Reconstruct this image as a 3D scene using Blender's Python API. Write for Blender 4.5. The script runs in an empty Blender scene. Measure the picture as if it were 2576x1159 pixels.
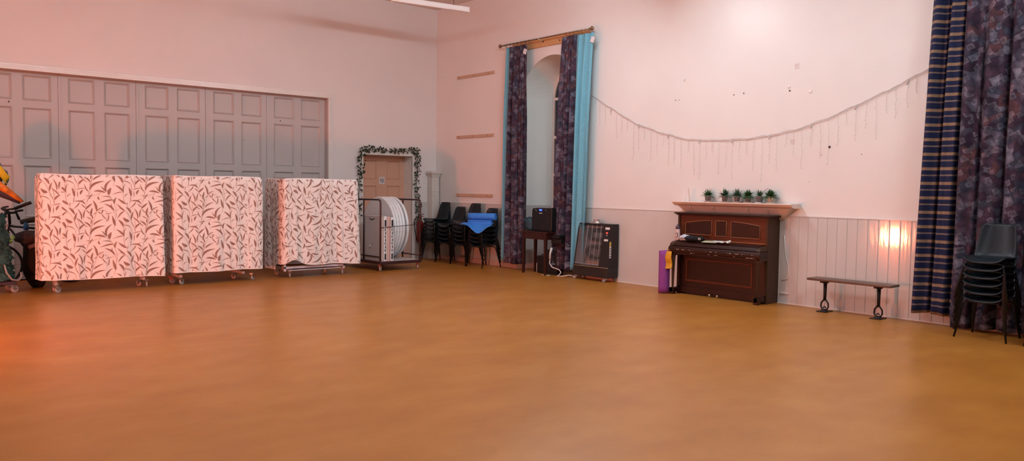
import bpy, bmesh, math, random
from math import sin, cos, pi, radians
from mathutils import Vector, Matrix
random.seed(7)
C = bpy.context.scene.collection
XB, YA, ZC = 10.35, 14.75, 5.55        # right wall, left wall, ceiling height

# ------------------------------------------------------------------ materials
def new_mat(name):
    m = bpy.data.materials.new(name); m.use_nodes = True
    nt = m.node_tree; b = nt.nodes['Principled BSDF']
    return m, nt, b
def N(nt, kind, **kw):
    n = nt.nodes.new(kind)
    for k, v in kw.items():
        if k in n.inputs: n.inputs[k].default_value = v
        else: setattr(n, k, v)
    return n
def ramp(nt, stops, interp='LINEAR'):
    r = nt.nodes.new('ShaderNodeValToRGB'); r.color_ramp.interpolation = interp
    els = r.color_ramp.elements
    while len(els) < len(stops): els.new(0.5)
    for e, (p, c) in zip(els, stops):
        e.position = p; e.color = (*c, 1)
    return r
def mat(name, col, rough=.6, metal=0, var=.08, scale=6, bump=0, bscale=60, spec=.5, stretch=(1, 1, 1), coat=0):
    m, nt, b = new_mat(name)
    b.inputs['Roughness'].default_value = rough
    b.inputs['Metallic'].default_value = metal
    b.inputs['Specular IOR Level'].default_value = spec
    if coat:
        b.inputs['Coat Weight'].default_value = coat; b.inputs['Coat Roughness'].default_value = .12
    tc = N(nt, 'ShaderNodeTexCoord'); mp = N(nt, 'ShaderNodeMapping')
    mp.inputs['Scale'].default_value = stretch
    nt.links.new(tc.outputs['Object'], mp.inputs[0])
    no = N(nt, 'ShaderNodeTexNoise', Scale=scale, Detail=4.0)
    nt.links.new(mp.outputs[0], no.inputs['Vector'])
    lo = tuple(max(0, c*(1-var)) for c in col); hi = tuple(min(1, c*(1+var)) for c in col)
    r = ramp(nt, [(.3, lo), (.7, hi)])
    nt.links.new(no.outputs[0], r.inputs[0]); nt.links.new(r.outputs[0], b.inputs['Base Color'])
    if bump:
        n2 = N(nt, 'ShaderNodeTexNoise', Scale=bscale, Detail=3.0)
        nt.links.new(mp.outputs[0], n2.inputs['Vector'])
        bp = N(nt, 'ShaderNodeBump', Strength=bump, Distance=.01)
        nt.links.new(n2.outputs[0], bp.inputs['Height']); nt.links.new(bp.outputs[0], b.inputs['Normal'])
    return m
def emit(name, col, s):
    m, nt, b = new_mat(name)
    b.inputs['Base Color'].default_value = (*col, 1)
    b.inputs['Emission Color'].default_value = (*col, 1); b.inputs['Emission Strength'].default_value = s
    return m
def wood(name, c1, c2, rough=.35, axis=(1, 12, 12), scale=3, coat=.3):
    m, nt, b = new_mat(name)
    b.inputs['Specular IOR Level'].default_value = .28
    tc = N(nt, 'ShaderNodeTexCoord'); mp = N(nt, 'ShaderNodeMapping'); mp.inputs['Scale'].default_value = axis
    no = N(nt, 'ShaderNodeTexNoise', Scale=scale, Detail=8.0, Distortion=.6)
    r = ramp(nt, [(.3, c1), (.72, c2)])
    nt.links.new(tc.outputs['Object'], mp.inputs[0]); nt.links.new(mp.outputs[0], no.inputs['Vector'])
    nt.links.new(no.outputs[0], r.inputs[0]); nt.links.new(r.outputs[0], b.inputs['Base Color'])
    b.inputs['Roughness'].default_value = rough; b.inputs['Coat Weight'].default_value = coat
    b.inputs['Coat Roughness'].default_value = .2
    return m
M = {}
M['wall'] = mat('cream_wall_paint', (.775, .755, .745), .36, var=.025, scale=1.2, bump=.05, bscale=14, spec=.35)
M['wall_end'] = mat('cream_end_wall_paint', (.76, .72, .71), .5, var=.03, scale=1.0, bump=.04, bscale=14, spec=.3)
M['ceil'] = mat('ceiling_paint', (.75, .70, .66), .9, var=.02)
M['dado'] = mat('grey_dado_gloss_paint', (.60, .57, .55), .22, var=.03, scale=2, bump=.06, bscale=9, spec=.5)
M['dado_pan'] = mat('panelled_dado_gloss_paint', (.64, .59, .57), .07, var=.03, scale=2, bump=.065, bscale=7, spec=.6, stretch=(1, 3, .5))
M['trim'] = mat('cream_gloss_trim', (.78, .74, .71), .3, var=.03)
M['leafdoor'] = mat('grey_cream_door_paint', (.50, .46, .45), .45, var=.03, scale=2)
M['reveal'] = mat('pale_reveal_paint', (.90, .92, .89), .6, var=.03, scale=2)
M['brown_door'] = mat('tan_door_paint', (.66, .37, .26), .4, var=.04, scale=2)
M['batten'] = wood('pale_batten_wood', (.50, .34, .24), (.62, .44, .32), .6, coat=0)
M['pine'] = wood('pine_board', (.50, .27, .12), (.66, .38, .18), .5, coat=0)
M['brass'] = mat('aged_brass', (.28, .18, .11), .35, .8)
M['white_plastic'] = mat('white_plastic', (.75, .73, .72), .4, var=.02)
M['fixture'] = mat('white_light_fitting', (.86, .84, .85), .35, var=.01)
M['blue_curtain'] = mat('turquoise_curtain_cloth', (.155, .41, .53), .8, var=.08, scale=30, bump=.1, bscale=200, spec=.2)
M['black_metal'] = mat('dark_maroon_metal', (.055, .025, .028), .35, .3, spec=.5)
M['black_plastic'] = mat('black_plastic', (.0045, .0045, .006), .5, var=.1)
M['black_cloth'] = mat('black_cloth', (.006, .006, .009), .9, var=.2, scale=20, bump=.3, bscale=30)
M['white_cloth'] = mat('white_blue_cloth', (.6, .62, .72), .9, var=.25, scale=25)
M['chair'] = mat('charcoal_chair_plastic', (.012, .017, .023), .34, var=.12, scale=15, bump=.08, bscale=250, spec=.28)
M['chair_leg'] = mat('dark_chair_steel', (.010, .011, .014), .3, .5)
M['chrome'] = mat('chrome_steel', (.6, .6, .6), .18, 1, var=.03)
M['table_white'] = mat('white_table_laminate', (.66, .67, .70), .4, var=.03)
M['table_edge'] = mat('pale_table_edge', (.84, .87, .90), .45, var=.06, scale=20)
M['table_pink'] = mat('pink_grey_folding_table', (.62, .45, .41), .5, var=.04)
M['shelf_paint'] = mat('pink_cream_shelf_paint', (.78, .62, .55), .35, var=.03)
M['grey_metal'] = mat('lilac_grey_frame_paint', (.55, .52, .58), .4, .1)
M['rubber'] = mat('grey_castor_rubber', (.38, .36, .36), .5)
M['red_metal'] = mat('orange_red_castor_paint', (.55, .20, .14), .4)
M['piano'] = wood('dark_mahogany', (.014, .0028, .0018), (.030, .0065, .0035), .40, (12, 1, 12), 3, .10)
M['piano_side'] = wood('brown_mahogany_side', (.036, .015, .006), (.056, .023, .009), .45, (12, 12, 1), 3, .1)
M['piano_mid'] = wood('red_mahogany', (.075, .014, .004), (.11, .021, .006), .42, (1, 1, 8), 4, .08)
M['piano_edge'] = mat('worn_bright_mahogany', (.26, .085, .03), .3)
M['bench'] = wood('dark_bench_oak', (.07, .035, .025), (.12, .06, .04), .4, (12, 1, 12), 3, .2)
M['iron'] = mat('black_cast_iron', (.018, .014, .015), .5, .4)
M['table_dark'] = wood('dark_red_table_wood', (.030, .008, .006), (.048, .014, .010), .35, (1, 8, 1), 4, .3)
M['blue_mat'] = mat('bright_blue_foam', (.035, .22, .72), .7, var=.05, scale=40, bump=.1, bscale=200)
M['purple'] = mat('purple_foam', (.24, .045, .27), .7, var=.06, scale=30, bump=.1, bscale=150)
M['yellow_bag'] = mat('mustard_yellow_plastic', (.62, .30, .015), .35, var=.2, scale=14, bump=.4, bscale=20)
M['teal_bag'] = mat('teal_bag_cloth', (.016, .052, .072), .7, var=.2, scale=12, bump=.3, bscale=20)
M['paper'] = mat('white_paper', (.68, .70, .66), .7, var=.05)
M['paper_green'] = mat('pale_green_paper', (.50, .58, .40), .7, var=.05)
M['ivy'] = mat('ivy_leaf_green', (.018, .036, .016), .5, var=.5, scale=40)
M['plant'] = mat('succulent_green', (.035, .12, .035), .45, var=.4, scale=30)
M['plant2'] = mat('succulent_blue_green', (.05, .13, .075), .45, var=.4, scale=30)
M['soil'] = mat('potting_soil', (.03, .02, .015), .95)
M['pot_grey'] = mat('grey_clay_pot', (.22, .185, .18), .6, var=.1, scale=20)
M['pot_cream'] = mat('cream_marbled_pot', (.66, .50, .38), .4, var=.3, scale=30)
M['saucer'] = mat('pinkish_saucer', (.62, .42, .36), .4)
M['red'] = mat('extinguisher_red', (.20, .012, .012), .3)
M['wire'] = mat('thin_grey_wire', (.60, .54, .53), .6)
M['white_cable'] = mat('white_cable_sheath', (.75, .68, .66), .4)
M['bird_dark'] = mat('slate_papier_mache', (.075, .09, .12), .7, var=.5, scale=9, bump=.5, bscale=12)
M['bird_yellow'] = mat('yellow_patch_paint', (.68, .46, .012), .5)
M['bird_orange'] = mat('orange_beak_paint', (.55, .17, .012), .6, var=.3, scale=14, bump=.4, bscale=18)
M['bird_under'] = mat('dark_beak_underside', (.05, .03, .045), .7)
M['netting'] = mat('dark_green_netting', (.025, .075, .065), .85, var=.6, scale=16, bump=.8, bscale=30)
M['lime'] = mat('lime_leaf', (.13, .32, .06), .6)
M['rope'] = mat('grey_rope', (.33, .31, .30), .8)
M['dark_glass'] = None
SH = 1080
M['heat_glow'] = emit('glowing_heater_element', (1.0, .18, .07), SH)
M['tube_glow'] = emit('lit_tube_diffuser', (1.0, .88, .84), 46)
M['tube_glow_up'] = emit('lit_tube_upper_slot', (1.0, .86, .82), 6)
M['led_blue'] = emit('blue_display', (.05, .12, 1.0), 2.2)
M['led_red'] = emit('red_display', (1.0, .10, .07), .45)
M['label_white'] = mat('white_label', (.7, .7, .72), .5, var=.02)
M['label_yellow'] = mat('yellow_warning_label', (.60, .42, .08), .5)
M['heater'] = mat('charcoal_heater_enamel', (.012, .010, .012), .42, var=.05, spec=.4)
M['heater_back'] = mat('dull_heater_reflector', (.24, .225, .245), .45, .2, var=.1)
M['heater_tube'] = mat('matt_heater_tube', (.014, .012, .014), .5, .2)
M['heater_base'] = mat('charcoal_heater_base', (.014, .011, .012), .5)
M['pinkmetal'] = mat('copper_heater_strip', (.45, .25, .2), .35, .5)
M['cream_box'] = mat('grey_cream_boxing', (.66, .60, .56), .4, var=.02)
M['skirt'] = mat('skirting_paint', (.60, .42, .36), .3, var=.04)
M['filler'] = mat('white_wall_filler', (.85, .80, .78), .7)
M['hole'] = mat('dark_fixing', (.06, .04, .04), .8)
M['smudge'] = mat('grey_fixing_plate', (.66, .60, .58), .6)

def glass_mat(name, col=(.85, .9, .9), rough=.03):
    m, nt, b = new_mat(name)
    b.inputs['Base Color'].default_value = (*col, 1); b.inputs['Roughness'].default_value = rough
    b.inputs['Transmission Weight'].default_value = 1.0; b.inputs['IOR'].default_value = 1.45
    return m
M['dark_glass'] = glass_mat('window_glass', (.75, .82, .85), .06)
M['heater_glass'] = glass_mat('heater_mesh_glass', (.93, .91, .93), .08)

def floor_mat():
    m, nt, b = new_mat('brown_sheet_floor')
    tc = N(nt, 'ShaderNodeTexCoord'); mp = N(nt, 'ShaderNodeMapping')
    nt.links.new(tc.outputs['Object'], mp.inputs[0])
    mp.inputs['Rotation'].default_value = (0, 0, radians(8)); mp.inputs['Scale'].default_value = (.9, 1.5, 1)
    n1 = N(nt, 'ShaderNodeTexNoise', Scale=1.3, Detail=7.0, Roughness=.62)
    nt.links.new(mp.outputs[0], n1.inputs['Vector'])
    r1 = ramp(nt, [(.32, (.385, .143, .022)), (.52, (.435, .170, .028)), (.72, (.485, .205, .038))])
    nt.links.new(n1.outputs[0], r1.inputs[0])
    n2 = N(nt, 'ShaderNodeTexNoise', Scale=90.0, Detail=2.0)
    nt.links.new(tc.outputs['Object'], n2.inputs['Vector'])
    r2 = ramp(nt, [(.25, (.88, .88, .88)), (.6, (1, 1, 1))])
    nt.links.new(n2.outputs[0], r2.inputs[0])
    mx = nt.nodes.new('ShaderNodeMix'); mx.data_type = 'RGBA'; mx.blend_type = 'MULTIPLY'; mx.inputs[0].default_value = 1
    nt.links.new(r1.outputs[0], mx.inputs[6]); nt.links.new(r2.outputs[0], mx.inputs[7])
    vo = N(nt, 'ShaderNodeTexVoronoi', Scale=1.1)                       # scattered scuffs
    nt.links.new(tc.outputs['Object'], vo.inputs['Vector'])
    r3 = ramp(nt, [(.0, (.25, .2, .2)), (.012, (.25, .2, .2)), (.016, (1, 1, 1))])
    nt.links.new(vo.outputs['Distance'], r3.inputs[0])
    mx2 = nt.nodes.new('ShaderNodeMix'); mx2.data_type = 'RGBA'; mx2.blend_type = 'MULTIPLY'; mx2.inputs[0].default_value = .8
    nt.links.new(mx.outputs[2], mx2.inputs[6]); nt.links.new(r3.outputs[0], mx2.inputs[7])
    nt.links.new(mx2.outputs[2], b.inputs['Base Color'])
    n3 = N(nt, 'ShaderNodeTexNoise', Scale=2.5, Detail=5.0)
    nt.links.new(mp.outputs[0], n3.inputs['Vector'])
    mr = N(nt, 'ShaderNodeMapRange'); mr.inputs['To Min'].default_value = .27; mr.inputs['To Max'].default_value = .42
    nt.links.new(n3.outputs[0], mr.inputs[0]); nt.links.new(mr.outputs[0], b.inputs['Roughness'])
    b.inputs['Specular IOR Level'].default_value = .36
    bp = N(nt, 'ShaderNodeBump', Strength=.05, Distance=.01)
    n4 = N(nt, 'ShaderNodeTexNoise', Scale=25.0, Detail=3.0); nt.links.new(tc.outputs['Object'], n4.inputs['Vector'])
    nt.links.new(n4.outputs[0], bp.inputs['Height']); nt.links.new(bp.outputs[0], b.inputs['Normal'])
    return m
M['floor'] = floor_mat()

def print_curtain():
    """mauve cloth printed with angular slate, plum, rust and silver shards"""
    m, nt, b = new_mat('shard_print_curtain_cloth')
    uv = N(nt, 'ShaderNodeTexCoord')
    def vor(scale, offs, metric, rnd=1.0):
        mp = N(nt, 'ShaderNodeMapping'); mp.inputs['Location'].default_value = offs
        mp.inputs['Rotation'].default_value = (0, 0, offs[0])
        nt.links.new(uv.outputs['UV'], mp.inputs[0])
        v = N(nt, 'ShaderNodeTexVoronoi', Scale=scale, Randomness=rnd); v.distance = metric; v.voronoi_dimensions = '2D'
        nt.links.new(mp.outputs[0], v.inputs['Vector'])
        return v
    v1 = vor(10.5, (.35, 0, 0), 'MANHATTAN'); v2 = vor(15, (1.1, .3, 0), 'CHEBYCHEV'); v3 = vor(5.2, (.6, .7, 0), 'MANHATTAN')
    s1 = N(nt, 'ShaderNodeSeparateColor'); nt.links.new(v1.outputs['Color'], s1.inputs[0])
    r1 = ramp(nt, [(0, (.030, .015, .034)), (.22, (.050, .026, .048)), (.42, (.045, .040, .066)), (.60, (.068, .046, .072)),
                   (.74, (.033, .036, .062)), (.86, (.088, .082, .118)), (.95, (.135, .130, .175))], 'CONSTANT')
    nt.links.new(s1.outputs[0], r1.inputs[0])
    s3 = N(nt, 'ShaderNodeSeparateColor'); nt.links.new(v3.outputs['Color'], s3.inputs[0])
    s2 = N(nt, 'ShaderNodeSeparateColor'); nt.links.new(v2.outputs['Color'], s2.inputs[0])
    # rust shards: where both layers agree
    mth = N(nt, 'ShaderNodeMath', operation='GREATER_THAN'); mth.inputs[1].default_value = .78
    nt.links.new(s3.outputs[1], mth.inputs[0])
    mt2 = N(nt, 'ShaderNodeMath', operation='GREATER_THAN'); mt2.inputs[1].default_value = .42
    nt.links.new(s2.outputs[0], mt2.inputs[0])
    mm = N(nt, 'ShaderNodeMath', operation='MULTIPLY'); nt.links.new(mth.outputs[0], mm.inputs[0]); nt.links.new(mt2.outputs[0], mm.inputs[1])
    mxa = nt.nodes.new('ShaderNodeMix'); mxa.data_type = 'RGBA'
    nt.links.new(mm.outputs[0], mxa.inputs[0]); nt.links.new(r1.outputs[0], mxa.inputs[6]); mxa.inputs[7].default_value = (.080, .034, .044, 1)
    # silver slivers: thin off-centre distance bands of the fine layer
    r2 = ramp(nt, [(.0, (.25, .25, .25)), (.30, (.6, .6, .6)), (.48, (1, 1, 1)), (.52, (0, 0, 0))])
    nt.links.new(v2.outputs['Distance'], r2.inputs[0])
    g = N(nt, 'ShaderNodeMath', operation='GREATER_THAN'); g.inputs[1].default_value = .62; nt.links.new(s2.outputs[2], g.inputs[0])
    g2 = N(nt, 'ShaderNodeMath', operation='MULTIPLY'); nt.links.new(g.outputs[0], g2.inputs[0]); nt.links.new(r2.outputs[0], g2.inputs[1])
    g3 = N(nt, 'ShaderNodeMath', operation='MULTIPLY'); g3.inputs[1].default_value = .42; nt.links.new(g2.outputs[0], g3.inputs[0])
    mxb = nt.nodes.new('ShaderNodeMix'); mxb.data_type = 'RGBA'
    nt.links.new(g3.outputs[0], mxb.inputs[0]); nt.links.new(mxa.outputs[2], mxb.inputs[6]); mxb.inputs[7].default_value = (.25, .25, .31, 1)
    # brushed tone inside each shard
    rd = ramp(nt, [(.0, (1.35, 1.3, 1.3)), (.8, (.62, .62, .66))]); nt.links.new(v1.outputs['Distance'], rd.inputs[0])
    mxc = nt.nodes.new('ShaderNodeMix'); mxc.data_type = 'RGBA'; mxc.blend_type = 'MULTIPLY'; mxc.inputs[0].default_value = 1
    nt.links.new(mxb.outputs[2], mxc.inputs[6]); nt.links.new(rd.outputs[0], mxc.inputs[7])
    nt.links.new(mxc.outputs[2], b.inputs['Base Color'])
    b.inputs['Roughness'].default_value = .75; b.inputs['Specular IOR Level'].default_value = .25
    return m
M['print'] = print_curtain()

def stripe_mat():
    m, nt, b = new_mat('navy_gold_striped_cloth')
    uv = N(nt, 'ShaderNodeTexCoord'); s = N(nt, 'ShaderNodeSeparateXYZ'); nt.links.new(uv.outputs['UV'], s.inputs[0])
    d = N(nt, 'ShaderNodeMath', operation='DIVIDE'); d.inputs[1].default_value = .176; nt.links.new(s.outputs[1], d.inputs[0])
    f = N(nt, 'ShaderNodeMath', operation='FRACT'); nt.links.new(d.outputs[0], f.inputs[0])
    nv = (.009, .013, .05); gd = (.25, .155, .10); g2 = (.17, .12, .105)
    r = ramp(nt, [(0, gd), (.14, gd), (.20, nv), (.56, nv), (.585, g2), (.66, g2), (.69, nv), (.95, nv), (.99, gd)])
    nt.links.new(f.outputs[0], r.inputs[0]); nt.links.new(r.outputs[0], b.inputs['Base Color'])
    b.inputs['Roughness'].default_value = .75; b.inputs['Specular IOR Level'].default_value = .25
    return m
M['stripe'] = stripe_mat()
M['cover'] = mat('cream_cover_cloth', (.84, .79, .77), .8, var=.02, scale=3, bump=.12, bscale=6, spec=.25)
M['leafprint'] = mat('taupe_leaf_print', (.32, .185, .15), .8, var=.12, scale=8, spec=.25)

# ------------------------------------------------------------------ mesh builder
class MB:
    def __init__(s): s.v = []; s.f = []; s.mi = []; s.sm = []; s.uv = {}
    def add(s, vs, fs, mi=0, smooth=False):
        o = len(s.v); s.v += [tuple(v) for v in vs]
        for f in fs: s.f.append([i+o for i in f]); s.mi.append(mi); s.sm.append(smooth)
        return o
    def box(s, x0, x1, y0, y1, z0, z1, mi=0):
        vs = [(x, y, z) for z in (z0, z1) for y in (y0, y1) for x in (x0, x1)]
        s.add(vs, [(0, 2, 3, 1), (4, 5, 7, 6), (0, 1, 5, 4), (2, 6, 7, 3), (0, 4, 6, 2), (1, 3, 7, 5)], mi); return s
    def obox(s, c, size, rot=(0, 0, 0), mi=0):
        R = Matrix.Rotation(rot[2], 3, 'Z') @ Matrix.Rotation(rot[1], 3, 'Y') @ Matrix.Rotation(rot[0], 3, 'X')
        vs = [Vector(c) + R @ Vector((sx*size[0]/2, sy*size[1]/2, sz*size[2]/2)) for sz in (-1, 1) for sy in (-1, 1) for sx in (-1, 1)]
        s.add(vs, [(0, 2, 3, 1), (4, 5, 7, 6), (0, 1, 5, 4), (2, 6, 7, 3), (0, 4, 6, 2), (1, 3, 7, 5)], mi); return s
    def tube(s, pts, r, n=8, mi=0, cap=True, closed=False):
        pts = [Vector(p) for p in pts]; rings = []; L = len(pts)
        up = None
        for i, p in enumerate(pts):
            if closed: d = pts[(i+1) % L]-pts[i-1]
            else: d = (pts[min(i+1, L-1)]-pts[max(i-1, 0)])
            d = d.normalized() if d.length > 1e-9 else Vector((0, 0, 1))
            if up is None:
                up = Vector((0, 0, 1)) if abs(d.z) < .9 else Vector((1, 0, 0))
            a = (up - d*up.dot(d))
            if a.length < 1e-6: a = d.orthogonal()
            a.normalize(); b = d.cross(a); up = a
            rr = r[i] if isinstance(r, (list, tuple)) else r
            rings.append([p + (a*cos(2*pi*k/n)+b*sin(2*pi*k/n))*rr for k in range(n)])
        vs = [v for ring in rings for v in ring]; fs = []
        m = L if closed else L-1
        for i in range(m):
            j = (i+1) % L
            for k in range(n):
                fs.append((i*n+k, i*n+(k+1) % n, j*n+(k+1) % n, j*n+k))
        o = s.add(vs, fs, mi, True)
        if cap and not closed:
            s.add([], [], mi)
            s.f.append([o+k for k in reversed(range(n))]); s.mi.append(mi); s.sm.append(False)
            s.f.append([o+(L-1)*n+k for k in range(n)]); s.mi.append(mi); s.sm.append(False)
        return s
    def lathe(s, prof, c=(0, 0, 0), n=24, mi=0, axis='Z', smooth=True):
        vs = []
        for r, z in prof:
            for k in range(n):
                a = 2*pi*k/n; x, y = r*cos(a), r*sin(a)
                if axis == 'Z': p = (x, y, z)
                elif axis == 'X': p = (z, x, y)
                else: p = (y, z, x)
                vs.append((p[0]+c[0], p[1]+c[1], p[2]+c[2]))
        fs = [(i*n+k, i*n+(k+1) % n, (i+1)*n+(k+1) % n, (i+1)*n+k) for i in range(len(prof)-1) for k in range(n)]
        o = s.add(vs, fs, mi, smooth)
        if prof[0][0] > 1e-6: s.f.append([o+k for k in reversed(range(n))]); s.mi.append(mi); s.sm.append(False)
        if prof[-1][0] > 1e-6: s.f.append([o+(len(prof)-1)*n+k for k in range(n)]); s.mi.append(mi); s.sm.append(False)
        return s
    def prism(s, poly, axis, a0, a1, mi=0):
        """extrude a 2D polygon along an axis; X:(y,z) Y:(x,z) Z:(x,y)"""
        def P(p, a):
            return (a, p[0], p[1]) if axis == 'X' else (p[0], a, p[1]) if axis == 'Y' else (p[0], p[1], a)
        n = len(poly); vs = [P(p, a0) for p in poly]+[P(p, a1) for p in poly]
        fs = [tuple(reversed(range(n))), tuple(range(n, 2*n))]+[(i, (i+1) % n, n+(i+1) % n, n+i) for i in range(n)]
        s.add(vs, fs, mi); return s
    def grid(s, fn, nu, nv, mi=0, smooth=True, uvfn=None, thick=0):
        vs = [fn(i/nu, j/nv) for j in range(nv+1) for i in range(nu+1)]
        fs = [(j*(nu+1)+i, j*(nu+1)+i+1, (j+1)*(nu+1)+i+1, (j+1)*(nu+1)+i) for j in range(nv) for i in range(nu)]
        o = s.add(vs, fs, mi, smooth)
        if uvfn:
            for j in range(nv+1):
                for i in range(nu+1): s.uv[o+j*(nu+1)+i] = uvfn(i/nu, j/nv)
        return s
    def build(s, name, mats, parent=None, loc=(0, 0, 0), bevel=0, rot=None, solid=0, sub=0, fixn=True):
        me = bpy.data.meshes.new(name); me.from_pydata(s.v, [], s.f)
        if not isinstance(mats, (list, tuple)): mats = [mats]
        for m in mats: me.materials.append(m)
        for p, mi, sm in zip(me.polygons, s.mi, s.sm): p.material_index = mi; p.use_smooth = sm
        if s.uv:
            l = me.uv_layers.new(name='UVMap')
            for lp in me.loops: l.data[lp.index].uv = s.uv.get(lp.vertex_index, (0, 0))
        if fixn:
            bm = bmesh.new(); bm.from_mesh(me); bmesh.ops.recalc_face_normals(bm, faces=bm.faces); bm.to_mesh(me); bm.free()
        o = bpy.data.objects.new(name, me); C.objects.link(o); o.location = loc
        if rot: o.rotation_euler = rot
        if parent: o.parent = parent
        if solid:
            m = o.modifiers.new('solid', 'SOLIDIFY'); m.thickness = solid; m.offset = 0
        if bevel:
            m = o.modifiers.new('bevel', 'BEVEL'); m.width = bevel; m.segments = 2; m.limit_method = 'ANGLE'
        if sub:
            m = o.modifiers.new('sub', 'SUBSURF'); m.levels = sub; m.render_levels = sub
        return o

def tag(o, label=None, cat=None, group=None, kind=None):
    if label: o['label'] = label
    if cat: o['category'] = cat
    if group: o['group'] = group
    if kind: o['kind'] = kind
    return o
def thing(name, label, cat, loc=(0, 0, 0), rz=0, group=None):
    o = bpy.data.objects.new(name, None); C.objects.link(o); o.location = loc; o.rotation_euler = (0, 0, rz)
    o.empty_display_size = .1
    return tag(o, label, cat, group)
def struct(mb, name, m, label=None, **k):
    o = mb.build(name, m, **k); tag(o, label, kind='structure'); return o
def copy_tree(o, parent=None):
    c = o.copy(); C.objects.link(c)
    if parent: c.parent = parent
    for ch in o.children: copy_tree(ch, c)
    return c

# ------------------------------------------------------------------ room shell
X0, Y0 = -5.0, -4.5
b = MB(); b.box(X0-.2, XB+1.2, Y0-.2, YA+1.0, -.1, 0); struct(b, 'floor', M['floor'], 'brown speckled sheet floor with a soft sheen')
b = MB(); b.box(X0, XB, Y0, YA, ZC, ZC+.1); struct(b, 'ceiling', M['ceil'], 'pale plain ceiling')
# end wall with the opening for the folding partition and the doorway
b = MB(); D = .45
for (x0, x1, z0, z1) in ((X0, -.76, 0, ZC), (-.76, 7.66, 3.37, ZC), (7.66, 8.47, 0, ZC), (8.47, 9.70, 2.27, ZC), (9.70, XB+.0, 0, ZC)):
    b.box(x0, x1, YA, YA+D, z0, z1)
struct(b, 'wall_left', M['wall_end'], 'pinkish cream end wall above the folding partition')
b = MB(); b.box(X0, XB, Y0-.1, Y0, 0, ZC); struct(b, 'wall_back', M['wall'])
b = MB(); b.box(X0-.1, X0, Y0, YA, 0, ZC); struct(b, 'wall_far', M['wall'])
# window wall with a splayed arched niche
YC, RO, ZO, RI, ZI, XN = 10.974, .903, 3.226, .67, 3.39, 11.0
b = MB(); n = 28
b.add([(XB, Y0, 0), (XB, YC-RO, 0), (XB, YC-RO, ZC), (XB, Y0, ZC)], [(0, 1, 2, 3)])
b.add([(XB, YC+RO, 0), (XB, YA+.0, 0), (XB, YA+.0, ZC), (XB, YC+RO, ZC)], [(0, 1, 2, 3)])
arcO = [(YC+RO*cos(pi*k/n), ZO+RO*sin(pi*k/n)) for k in range(n+1)]
arcI = [(YC+RI*cos(pi*k/n), ZI+RI*sin(pi*k/n)) for k in range(n+1)]
for k in range(n):
    (y1, z1), (y2, z2) = arcO[k], arcO[k+1]
    b.add([(XB, y1, z1), (XB, y2, z2), (XB, y2, ZC), (XB, y1, ZC)], [(0, 1, 2, 3)])
struct(b, 'wall_right', M['wall'], 'pinkish cream side wall with an arched window niche', fixn=False)
ring0 = [(YC+RO, 0)]+arcO+[(YC-RO, 0)]; ring1 = [(YC+RI, 0)]+arcI+[(YC-RI, 0)]
b = MB(); L = len(ring0)
b.add([(XB, y, z) for y, z in ring0]+[(XN, y, z) for y, z in ring1], [(i, i+1, L+i+1, L+i) for i in range(L-1)], 0, False)
b.box(XN, XN+.05, YC-RI, YC+RI, 0, 1.17)
b.box(XN, XN+.45, YA, YA+.2, 0, .1)
struct(b, 'trim_1', M['reveal'], 'pale splayed reveal of the arched window niche')
# niche dado on the splayed left jamb and the below-window wall
b = MB(); sy = lambda x: YC+RO-(RO-RI)*(x-XB)/(XN-XB)
b.add([(XB, sy(XB)-.012, 0), (XN-.005, sy(XN)-.012, 0), (XN-.005, sy(XN)-.012, 1.265), (XB, sy(XB)-.012, 1.265)], [(0, 1, 2, 3)])
b.add([(XB, 2*YC-sy(XB)+.012, 0), (XN-.005, 2*YC-sy(XN)+.012, 0), (XN-.005, 2*YC-sy(XN)+.012, 1.265), (XB, 2*YC-sy(XB)+.012, 1.265)], [(0, 1, 2, 3)])
b.box(XN-.02, XN-.005, YC-RI+.01, YC+RI-.01, 0, 1.12)
struct(b, 'trim_2', M['dado'], 'grey painted dado inside the window niche')
b = MB(); b.box(XN-.10, XN+.03, YC-RI+.01, YC+RI-.01, 1.13, 1.175)
struct(b, 'trim_3', M['trim'], 'pale window sill inside the niche', bevel=.008)
# bright rounded plaster bead round the arch
b = MB(); b.tube([(XB-.002, y, z) for y, z in arcO], .012, 8); struct(b, 'trim_4', M['trim'], 'rounded plaster edge of the window arch')
# window: frame, transoms, mullion, panes
wf = thing('window_1', 'tall arched window with small dark panes in white frame', None, (XN, YC, 1.17)); wf['kind'] = 'structure'
b = MB(); zb = 0
out = [(RI, 0)]+[(RI*cos(pi*k/n), ZI-1.17+RI*sin(pi*k/n)) for k in range(n+1)]+[(-RI, 0)]
ri = RI-.065
inn = [(ri, .05)]+[(ri*cos(pi*k/n), ZI-1.17+ri*sin(pi*k/n)) for k in range(n+1)]+[(-ri, .05)]
L = len(out)
vs = [(0, y, z) for y, z in out]+[(0, y, z) for y, z in inn]+[(.05, y, z) for y, z in inn]+[(.05, y, z) for y, z in out]
fs = []
for i in range(L-1):
    for q in range(3): fs.append((q*L+i, q*L+i+1, (q+1)*L+i+1, (q+1)*L+i))
b.add(vs, fs); b.box(0, .05, -ri-.01, ri+.01, 0, .06)
for z in (ZI-1.17, 2.63-1.17, 1.88-1.17): b.box(.003, .04, -ri, ri, z-.028, z+.028)
for y in (-.2, .2): b.box(.006, .036, y-.016, y+.016, .05, ZI-1.17+.56)
b.build('window_frame', M['trim'], wf, bevel=.004)
b = MB(); gl = [(-ri, .05)]+[(-ri, ZI-1.17)]+[(-ri*cos(pi*k/n), ZI-1.17+ri*sin(pi*k/n)) for k in range(1, n)]+[(ri, ZI-1.17), (ri, .05)]
b.prism(gl, 'X', .018, .024); b.build('window_pane', M['dark_glass'], wf)

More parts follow.
